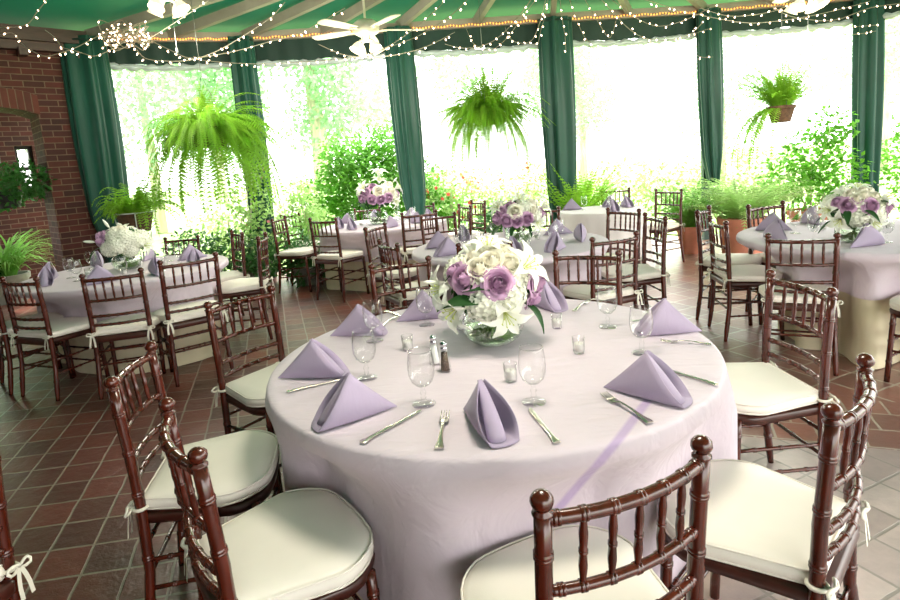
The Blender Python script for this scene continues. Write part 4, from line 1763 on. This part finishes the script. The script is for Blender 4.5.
# floor ferns and pots
c4 = Vector((2.05, 8.3, 0))
r = empty('potted_fern', (AY(580, 212, 8.3).x, 8.3, 0), 0, 'upright fern in pot at foot of the middle curtain', 'potted plant')
pot(r, 'pot', 'terra', .17, .24, .36)
fern(r, .36, 110, (.7, 1.15), (1.15, 1.55), (-1.0, -.1), 'fern', 21, .14, .06)
q = U(690, 253, 0)
r = empty('potted_fern', (q.x, q.y, 0), 0, 'feathery fern in small terracotta pot beside the far chair', 'potted plant')
pot(r, 'pot', 'terra', .11, .165, .38)
fern(r, .36, 130, (.45, .85), (.9, 1.5), (-.6, .7), 'fern2', 22, .14, .06)
r = empty('potted_shrub', (U(742, 257, 0).x, U(742, 257, 0).y, 0), 0, 'wide terracotta pot of airy pale shrub behind right-hand chairs', 'potted plant')
pot(r, 'pot', 'terra', .23, .27, .52)
fern(r, .50, 150, (.5, 1.0), (.7, 1.5), (-.3, .8), 'bush2', 23, .22, .075)


def foliage(mb, blobs, count, L, w, seed, shell=.55):
    rr = random.Random(seed)
    tot = sum(b[3] ** 2 for b in blobs)
    for x, y, z, rad, *sq in blobs:
        sz = sq[0] if sq else 1
        for i in range(int(count * rad ** 2 / tot)):
            u = rr.uniform(-1, 1)
            a = rr.uniform(0, 2 * PI)
            s = math.sqrt(1 - u * u)
            n_ = Vector((s * math.cos(a), s * math.sin(a), u))
            q_ = rad * (shell + (1 - shell) * rr.random() ** .7) * rr.uniform(.9, 1.12)
            p_ = Vector((x, y, z)) + Vector((n_.x * q_, n_.y * q_, n_.z * q_ * sz))
            d = (n_ * .5 + Vector((rr.uniform(-1, 1), rr.uniform(-1, 1), rr.uniform(-.8, .5)))).normalized()
            k = rr.uniform(.7, 1.25)
            mb.leaf(p_, d, n_ + Vector((0, 0, .6)), L * k, w * k, .15, rr.uniform(0, .3))


def shrub(loc, label, blobs, count, L, w, m, seed, name='leafy_shrub', stems=5, pot_=None, blossoms=None, cat='shrub', group='shrubs beyond the openings', shell=.5):
    root = empty(name, loc, 0, label, cat, group)
    mb = MB()
    foliage(mb, blobs, count, L, w, seed, shell)
    mb.build('foliage', M[m], root, smooth=False)
    rr = random.Random(seed)
    sb_ = MB()
    base = .35 if pot_ else -.1
    for i in range(stems):
        b = blobs[i % len(blobs)]
        x0, y0 = rr.uniform(-.1, .1), rr.uniform(-.1, .1)
        sb_.tube([(x0, y0, base), (x0 * .5 + b[0] * .5, y0 * .5 + b[1] * .5, base + (b[2] - base) * .55), (b[0], b[1], b[2] + b[3] * .3)], [.014, .010, .004], 5)
    sb_.build('stems', M['bark'], root)
    if pot_:
        pot(root, 'pot', pot_[0], pot_[1] * .8, pot_[1], pot_[2])
    if blossoms:
        fb = MB()
        for i in range(blossoms[1]):
            b = rr.choice(blobs)
            u, a = rr.uniform(-.6, 1), rr.uniform(0, 6.28)
            s = math.sqrt(1 - u * u)
            n_ = Vector((s * math.cos(a), s * math.sin(a), u))
            c = Vector((b[0], b[1], b[2])) + n_ * b[3] * 1.0
            t = n_.orthogonal()
            for k in range(5):
                d = Matrix.Rotation(k * 2 * PI / 5, 3, n_) @ t
                fb.leaf(c, d + n_ * .4, n_, blossoms[2], blossoms[2] * .8, -.1)
        o_ = fb.build('blossoms', M[blossoms[0]], root, smooth=False)
        o_['kind'] = 'stuff'
    return root


shrub((-1.35, 9.9, 0), 'big bright green bush behind the bush table', [(0, 0, 1.25, .7), (-.7, .1, 1.05, .55), (.75, -.05, 1.2, .6), (.35, .2, 1.8, .5), (-.35, 0, 1.65, .48), (1.15, -.2, .7, .5), (-.95, -.2, .5, .45), (0, -.2, .55, .6)], 13000, .085, .048, 'bush', 31, stems=8, shell=.25)
shrub((-2.72, 7.95, 0), 'tall loose shrub with pinkish tips below the large hanging fern', [(0, 0, 1.25, .38), (.2, 0, .8, .36), (-.25, 0, .75, .32), (.1, 0, 1.6, .2), (0, 0, .45, .36)], 1500, .075, .04, 'bush2', 32, blossoms=('pink', 26, .028), pot_=('greypot', .22, .36))
shrub((-2.05, 8.35, 0), 'small shrub in grey planter beside the second curtain', [(0, 0, 1.0, .3), (.15, 0, .75, .26), (-.1, 0, 1.25, .2)], 900, .07, .035, 'bush2', 33, pot_=('greypot', .26, .5))
shrub((-1.95, 7.7, 0), 'spiky low green plant left of the bush table', [(0, 0, .35, .32), (.3, .1, .3, .25)], 600, .2, .035, 'bush3', 34, stems=3, pot_=('greypot', .2, .25))
shrub((-3.35, 7.35, 0), 'dark low shrub behind the pier table', [(0, 0, .55, .35), (.5, .1, .5, .34), (.95, 0, .45, .3)], 1500, .09, .04, 'bush3', 35, stems=4, pot_=None)
shrub((.1, 9.4, 0), 'airy shrub with coral leaves right of the big bush', [(0, 0, 1.1, .42), (.35, 0, .8, .4), (-.3, 0, .7, .4)], 1300, .08, .04, 'bush2', 36, blossoms=('red', 40, .04))
shrub((1.1, 9.2, 0), 'pale rose bush with coral blooms below the centre fern', [(0, 0, .85, .45), (.4, .1, 1.15, .4), (-.35, .1, .95, .38), (.1, 0, .4, .5)], 1400, .07, .04, 'bush2', 37, blossoms=('red', 22, .04))
shrub((.75, 8.3, 0), 'low dark plant behind the middle table bouquet', [(0, 0, .5, .35), (-.3, 0, .4, .3)], 700, .13, .05, 'bush3', 38, stems=3)
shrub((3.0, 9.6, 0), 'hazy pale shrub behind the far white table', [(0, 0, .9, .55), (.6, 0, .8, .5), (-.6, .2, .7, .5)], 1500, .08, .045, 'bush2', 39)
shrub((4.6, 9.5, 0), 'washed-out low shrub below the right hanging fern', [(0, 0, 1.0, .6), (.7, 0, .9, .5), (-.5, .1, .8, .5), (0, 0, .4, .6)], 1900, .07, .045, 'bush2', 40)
shrub((5.35, 8.4, 0), 'flowering bush in front of the last curtain', [(0, 0, 1.2, .42), (.3, 0, 1.55, .3), (-.35, 0, .9, .4), (.4, 0, .85, .4), (.1, 0, .5, .45)], 2300, .085, .055, 'bush', 41, pot_=('terra', .28, .4))
shrub((7.0, 8.6, 0), 'green bush at the right photo edge', [(0, 0, 1.0, .5), (.2, 0, 1.5, .42), (.3, 0, .5, .5)], 1900, .085, .05, 'bush', 42)
shrub((-3.55, 9.3, 0), 'pale shrub outside behind the fern stand', [(0, 0, .8, .5), (.6, .2, .6, .5), (-.4, 0, .5, .5)], 1300, .08, .045, 'bush2', 43)

# fern in a brown basket on an iron stand by the first curtain
q = AY(136, 222, 7.0)
r = empty('fern_stand', (q.x, q.y, 0), 0, 'bright fern in brown basket on iron stand beside the wide curtain', 'plant stand')
zb = q.z
pot(r, 'basket', 'basket', .15, .2, .24, False, zb - .12)
fern(r, zb + .1, 130, (.35, .75), (.5, 1.57), (.2, 1.57), 'fern', 51, .15, .055, (0, .4))
for k in range(3):
    a = k * 2 * PI / 3
    mb = MB()
    mb.tube([(.24 * math.cos(a), .24 * math.sin(a), 0), (.1 * math.cos(a), .1 * math.sin(a), zb * .5), (.17 * math.cos(a), .17 * math.sin(a), zb - .12)], .008, 6)
    mb.build('leg', M['whitemetal'], r)
mb = MB()
mb.tube([(.225 * math.cos(2 * PI * i / 20), .225 * math.sin(2 * PI * i / 20), zb + .115) for i in range(20)], .008, 6, closed=True)
for k in range(4):
    a = k * PI / 2 + .5
    mb.tube([(.225 * math.cos(a), .225 * math.sin(a), zb + .115), (.2 * math.cos(a), .2 * math.sin(a), zb - .05), (.1 * math.cos(a), .1 * math.sin(a), zb - .14)], .006, 5)
mb.build('holder', M['whitemetal'], r)

# plants in the arch
q = wl(1.15, -.6, 0)
zz = AY(22, 185, q.y).z
r = empty('hanging_basket', (q.x, q.y, zz), 0, 'leafy basket in black pot hanging inside the brick arch', 'hanging plant')
pot(r, 'pot', 'blackpot', .13, .17, .22, True, -.28)
mb = MB()
foliage(mb, [(0, 0, 0, .3), (.3, -.1, .05, .25), (-.3, .1, .02, .25), (.55, -.25, .05, .2)], 1100, .09, .04, 61)
mb.build('foliage', M['bush3'], r, smooth=False)
mb = MB()
mb.tube([(0, 0, -.1), (0, 0, 2.5 - zz + .2)], .004, 5)
mb.build('hanger_wire', M['wire'], r)
q = wl(1.2, -1.45, 0)
r = empty('potted_grass', q, 0, 'tall arching green plant standing beyond the brick pier', 'potted plant')
pot(r, 'pot', 'greypot', .2, .26, .4)
mb = MB()
rr = random.Random(62)
for i in range(240):
    az = rr.uniform(0, 6.28)
    L = rr.uniform(.6, 1.1)
    rs = rr.uniform(.9, 1.5)
    pts = [Vector((rr.uniform(-.1, .1), rr.uniform(-.1, .1), .36))]
    for k in range(5):
        an = rs - 1.5 * ((k + 1) / 5) ** 1.5
        pts.append(pts[-1] + (Vector((math.cos(az), math.sin(az), 0)) * math.cos(an) + Vector((0, 0, math.sin(an)))) * L / 5)
    sd = Vector((-math.sin(az), math.cos(az), 0))
    wv = [.008, .014, .014, .012, .008, .001]
    mb.grid([[p_ - sd * w_, p_ + sd * w_] for p_, w_ in zip(pts, wv)])
mb.build('blades', M['fern2'], r, smooth=False)
q = wl(2.75, -1.4, 0)
shrub(q, 'low potted greenery on the floor inside the arch', [(0, 0, .6, .3), (.3, 0, .5, .28)], 800, .09, .045, 'bush', 63, name='potted_plant', pot_=('greypot', .22, .34), cat='potted plant', group='plants in the arch')

# ------------------------------------------------------------------ ceiling fans
def roof_z(x, y):
    p = Vector((x, y))
    d = (p - HUB.xy)
    # distance to the perimeter along d
    best = 20
    for k in range(len(CORN)):
        a, b = CORN[k], CORN[(k + 1) % len(CORN)]
        e = b - a
        den = d.x * e.y - d.y * e.x
        if abs(den) < 1e-6:
            continue
        t = ((a.x - HUB.x) * e.y - (a.y - HUB.y) * e.x) / den
        u = ((a.x - HUB.x) * d.y - (a.y - HUB.y) * d.x) / den
        if t > 0 and -1e-6 <= u <= 1.000001:
            best = min(best, t)
    return HUB.z + (ZL + .08 - HUB.z) / best


def make_fan(loc, label, spin, lamp=60):
    root = empty('ceiling_fan', loc, spin, label, 'ceiling fan', 'white ceiling fans')
    zr = roof_z(loc[0], loc[1]) - loc[2] - .01
    mb = MB()
    mb.tube([(0, 0, .1), (0, 0, zr - .05)], .013, 8)
    mb.build('downrod', M['fan'], root)
    mb = MB()
    mb.lathe([(.02, zr - .13), (.055, zr - .11), (.07, zr - .05), (.07, zr)], 20)
    mb.build('canopy', M['fan'], root)
    mb = MB()
    mb.lathe([(.03, .11), (.09, .10), (.145, .06), (.15, .02), (.14, -.03), (.09, -.06), (.06, -.075), (.05, -.12), (.02, -.13)][::-1], 28)
    mb.build('motor', M['fan'], root)
    for k in range(5):
        a = k * 2 * PI / 5
        R = Matrix.Rotation(a, 3, 'Z') @ Matrix.Rotation(.16, 3, 'X')
        mb = MB()
        rows = []
        for x, w in ((.17, .05), (.22, .055), (.40, .068), (.58, .07), (.645, .06), (.665, .03)):
            rows.append([R @ Vector((x, y, z)) for y, z in ((-w, -.004), (w, -.004), (w, .004), (-w, .004))])
        mb.grid(rows, closed=True)
        mb.add(rows[0], [(0, 1, 2, 3)])
        mb.add(rows[-1], [(3, 2, 1, 0)])
        b = mb.build('blade', M['fan'], root, smooth=False)
        br = MB()
        br.beam(R @ Vector((.11, 0, -.01)), R @ Vector((.24, 0, -.008)), .035, .008)
        br.build('bracket', M['fan'], b)
    for k in range(4):
        a = k * PI / 2 + .4
        e = Vector((math.cos(a), math.sin(a), 0))
        mb = MB()
        mb.tube([e * .04 + Vector((0, 0, -.11)), e * .09 + Vector((0, 0, -.12)), e * .105 + Vector((0, 0, -.14))], .012, 7)
        ar = mb.build('lamp_arm', M['fan'], root)
        mb = MB()
        ax = (e * .55 + Vector((0, 0, -1))).normalized()
        Q = ax.to_track_quat('Z', 'Y').to_matrix()
        prof = [(.02, 0), (.035, .02), (.05, .05), (.062, .085), (.072, .10)]
        rows = [[e * .105 + Vector((0, 0, -.14)) + Q @ Vector((rr_ * math.cos(2 * PI * i / 16), rr_ * math.sin(2 * PI * i / 16), z)) for i in range(16)] for rr_, z in prof]
        mb.grid(rows, closed=True)
        mb.build('lamp_shade', M['fanglass'], ar)
    mb = MB()
    mb.tube([(.03, 0, -.12), (.03, 0, -.55)], .0025, 5)
    mb.ball((.03, 0, -.57), .012, 6, 6, (1, 1, 2.5))
    mb.build('pull_chain', M['wire'], root)
    la = bpy.data.lights.new('fan_lamp', 'POINT')
    la.energy = lamp
    la.shadow_soft_size = .25
    la.color = (1, .93, .80)
    lo = bpy.data.objects.new('fan_lamp', la)
    C.objects.link(lo)
    lo.parent = root
    lo.location = (0, 0, -.55)
    return root


make_fan((.3, 1.7, 3.0), 'added unseen white ceiling fan lighting the near table', .5, 66)  # fan added above the view so its lamp brightens the near tabletop
make_fan(AY(366, 30, 6.6), 'white ceiling fan with lamps left of the light-string hub', .3)
make_fan(AY(165, -14, 5.6), 'white ceiling fan cut by the top edge above the fern', .9)
make_fan(AY(806, -14, 6.2), 'white ceiling fan cut by the top edge over the right table', .2)

# ------------------------------------------------------------------ fairy lights
bb = MB()
bb.ball((0, 0, -.012), .0075, 6, 5, (1, 1, 1.8))
BULB = bb.mesh('bulb', M['bulb'])


def smooth_path(pts, n_=8):
    out = []
    for i in range(len(pts) - 1):
        p0, p1, p2, p3 = pts[max(i - 1, 0)], pts[i], pts[i + 1], pts[min(i + 2, len(pts) - 1)]
        for k in range(n_):
            t = k / n_
            out.append(.5 * ((2 * p1) + (-p0 + p2) * t + (2 * p0 - 5 * p1 + 4 * p2 - p3) * t * t + (-p0 + 3 * p1 - 3 * p2 + p3) * t ** 3))
    out.append(pts[-1])
    return out


def string(px, Y, label, step=.105, seed=0):
    Ys = Y if isinstance(Y, (tuple, list)) else (Y, Y)
    n_ = len(px)
    pts = [AY(x, y, Ys[0] + (Ys[1] - Ys[0]) * i / (n_ - 1)) for i, (x, y) in enumerate(px)]
    pts = smooth_path(pts)
    root = empty('string_lights', pts[0], 0, label, 'string lights', 'strings of fairy lights')
    o_ = pts[0].copy()
    mb = MB()
    mb.tube([p - o_ for p in pts], .0045, 4)
    mb.build('cord', M['cord'], root)
    rr = random.Random(seed + len(px))
    acc = 0
    for i in range(1, len(pts)):
        acc += (pts[i] - pts[i - 1]).length
        if acc > step:
            acc -= step
            b = bpy.data.objects.new('bulb', BULB)
            C.objects.link(b)
            b.parent = root
            b.location = pts[i] - o_ + Vector((rr.uniform(-.02, .02), rr.uniform(-.02, .02), rr.uniform(-.02, .015)))
            b.rotation_euler = (rr.uniform(-1, 1), rr.uniform(-1, 1), 0)


string([(-6, 36), (12, 33), (20, 42), (30, 50), (45, 56), (60, 53), (75, 48), (90, 40), (105, 33), (120, 28)], 6.4, 'fairy-light swag drooping lowest across the brick wall top')
string([(-4, 28), (25, 25), (37, 12), (49, -4)], 6.4, 'short fairy-light string climbing at the upper left corner')
string([(45, 30), (55, 38), (62, 47), (72, 50), (85, 54), (95, 56), (110, 50), (128, 40)], 6.3, 'fairy-light swag crossing the top of the wide curtain')
string([(120, 42), (132, 45), (145, 58), (165, 61), (190, 60), (215, 52), (240, 38), (270, 18), (285, 2)], (6.6, 6.0), 'fairy-light string drooping left of the large fern then rising')
string([(150, 40), (170, 50), (190, 58), (215, 55), (240, 50), (268, 42), (300, 33), (345, 8)], (6.6, 6.2), 'fairy-light string rising from the fern towards the left fan')
string([(140, 44), (160, 32), (185, 16), (208, 1)], 6.0, 'short fairy-light string rising from the tangle to the top edge')
string([(185, 58), (220, 62), (260, 64), (300, 62), (340, 59), (370, 54), (392, 46), (420, 35), (450, 16), (470, -3)], (6.8, 6.0), 'long fairy-light string passing under the left fan blades')
string([(318, 44), (345, 55), (375, 57), (405, 53), (430, 45), (455, 32)], 6.9, 'fairy-light swag directly below the left fan')
string([(355, 58), (385, 48), (415, 28), (440, 6), (446, -3)], 6.5, 'fairy-light string crossing before the third curtain')
string([(445, 44), (462, 48), (482, 46), (500, 36), (520, 15), (532, -2)], (7.2, 6.4), 'fairy-light strand curving up to the hub, outermost on its left')
string([(466, 28), (474, 44), (490, 50), (505, 40), (522, 18), (537, -2)], (7.4, 6.5), 'fairy-light strand second from left at the hub')
string([(505, 27), (510, 38), (520, 43), (532, 40), (540, 22), (546, -2)], (7.4, 6.5), 'looped fairy-light strand just left of the middle curtain top')
string([(548, -2), (546, 12), (541, 30), (537, 49)], 7.4, 'straight fairy-light strand on left side of the middle curtain')
string([(560, -2), (562, 18), (565, 36), (566, 52)], 7.4, 'straight fairy-light strand on right side of the middle curtain')
string([(569, -2), (576, 18), (584, 36), (592, 44)], 7.4, 'first fairy-light strand fanning right of the middle curtain')
string([(584, -2), (597, 20), (608, 37), (613, 32), (616, 20)], 7.3, 'second fairy-light strand fanning right, with turned-up end')
string([(600, -2), (614, 13), (628, 28), (645, 38), (668, 40), (690, 34), (703, 22)], (7.2, 7.6), 'third fairy-light strand drooping to the fifth curtain')
string([(612, 0), (640, 20), (662, 26), (690, 18), (716, 4)], (7.2, 7.4), 'fourth fairy-light strand, a shallow swag near the fifth curtain')
string([(640, -2), (680, 10), (715, 18), (750, 23), (785, 20), (815, 15), (845, 8), (870, 1)], (7.0, 7.2), 'long fairy-light swag below the right fan')
string([(700, 8), (730, 16), (765, 13), (790, 5), (806, -3)], 7.2, 'short fairy-light swag left of the right fan')
string([(765, 2), (785, 14), (805, 19), (835, 20), (870, 8), (903, 3)], 7.2, 'fairy-light swag right of the right fan')
string([(697, 46), (691, 38), (699, 32), (712, 28)], 8.2, 'fairy-light strand wrapping upper part of the fifth curtain')
string([(694, 53), (701, 57), (713, 57)], 8.3, 'lowest short fairy-light strand across the fifth curtain')
string([(838, 28), (852, 27), (876, 25)], 8.2, 'upper fairy-light strand across the last curtain')
string([(842, 34), (858, 34), (876, 31)], 8.2, 'lower fairy-light strand across the last curtain')
rr = random.Random(77)
tg = []
for i in range(46):
    tg.append((125 + 24 * math.sin(i * 1.9 + rr.uniform(-.5, .5)) + rr.uniform(-6, 6), 36 + 13 * math.cos(i * 2.6) + rr.uniform(-4, 4)))
string(tg, (6.3, 6.7), 'thick tangle of fairy lights beside the wide curtain', step=.17)


# ------------------------------------------------------------------ garden outside
def tree(x, y, h, cr, label, seed, trunk_r=.18, count=6500):
    root = empty('garden_tree', (x, y, -.1), 0, label, 'tree', 'pale trees in the garden')
    rr = random.Random(seed)
    mb = MB()
    blobs = [(rr.uniform(-.6, .6) * cr, rr.uniform(-.5, .5) * cr, h * rr.uniform(.35, .95), cr * rr.uniform(.4, .62)) for _ in range(8)]
    foliage(mb, blobs, count, .17, .11, seed, .3)
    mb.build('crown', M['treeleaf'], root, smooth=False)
    tb = MB()
    tb.tube([(0, 0, 0), (.05, 0, h * .3), (-.05, .05, h * .6), (.1, 0, h * .9)], [trunk_r, trunk_r * .8, trunk_r * .55, .04], 10)
    tb.build('trunk', M['bark'], root)


for i, (x, y, h, cr, tr, lb) in enumerate([
        (-9.5, 19, 8, 3.4, .2, 'pale leafy tree behind the opening next to the brick pier'), (-6.0, 15.5, 7, 2.4, .14, 'pale tree seen just left of the large hanging fern'),
        (-3.6, 17, 8, 2.3, .30, 'pale tree with thick trunk behind the second opening'), (-1.1, 20, 9, 2.8, .16, 'pale tree just left of the third curtain'),
        (4.4, 24, 9, 3.4, .2, 'pale tree above the centre opening right of the fern'), (6.5, 27, 9, 3.6, .2, 'very pale tree behind the fourth opening'),
        (12.5, 26, 9, 3.8, .2, 'very pale tree behind the right hanging fern'), (17.5, 23, 8, 3.4, .2, 'bluish pale tree at the right photo edge'),
        (-13.5, 16, 7, 3.0, .2, 'pale tree seen past the wide curtain')]):
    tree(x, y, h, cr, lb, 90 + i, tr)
pf = empty('picket_fence', (-3.4, 13.4, -.12), 0, 'white picket fence in the garden beyond the second opening', 'fence')
mb = MB()
for i in range(38):
    x = -2.4 + i * .15
    mb.box((x, 0, .55), (.07, .025, 1.1))
    mb.add([(x - .035, -.012, 1.1), (x + .035, -.012, 1.1), (x + .035, .012, 1.1), (x - .035, .012, 1.1), (x, 0, 1.2)], [(0, 1, 4), (1, 2, 4), (2, 3, 4), (3, 0, 4)])
o = mb.build('pickets', M['picket'], pf, smooth=False)
o['kind'] = 'stuff'
for z in (.3, .85):
    mb = MB()
    mb.box((.4, .04, z), (5.8, .04, .09))
    mb.build('rail', M['picket'], pf, smooth=False)

# ------------------------------------------------------------------ light
w = bpy.data.worlds.new('sky')
S.world = w
w.use_nodes = True
bg = w.node_tree.nodes['Background']
bg.inputs['Color'].default_value = (1.0, .985, .95, 1)
bg.inputs['Strength'].default_value = 3.9
sun = bpy.data.lights.new('sun', 'SUN')
sun.energy = 4
sun.angle = .03
sun.color = (1, .96, .88)
so = bpy.data.objects.new('sun', sun)
C.objects.link(so)
so.rotation_euler = (math.radians(-22), math.radians(8), 0)

S.view_settings.view_transform = 'Standard'
S.view_settings.look = 'None'
S.view_settings.exposure = .88
S.view_settings.gamma = 1
S.view_settings.use_curve_mapping = False
cy = S.cycles
cy.use_denoising = True
cy.max_bounces = 10
cy.diffuse_bounces = 5
cy.glossy_bounces = 4
cy.transparent_max_bounces = 24
cy.transmission_bounces = 6
cy.caustics_reflective = False
cy.caustics_refractive = False
cy.sample_clamp_indirect = 8
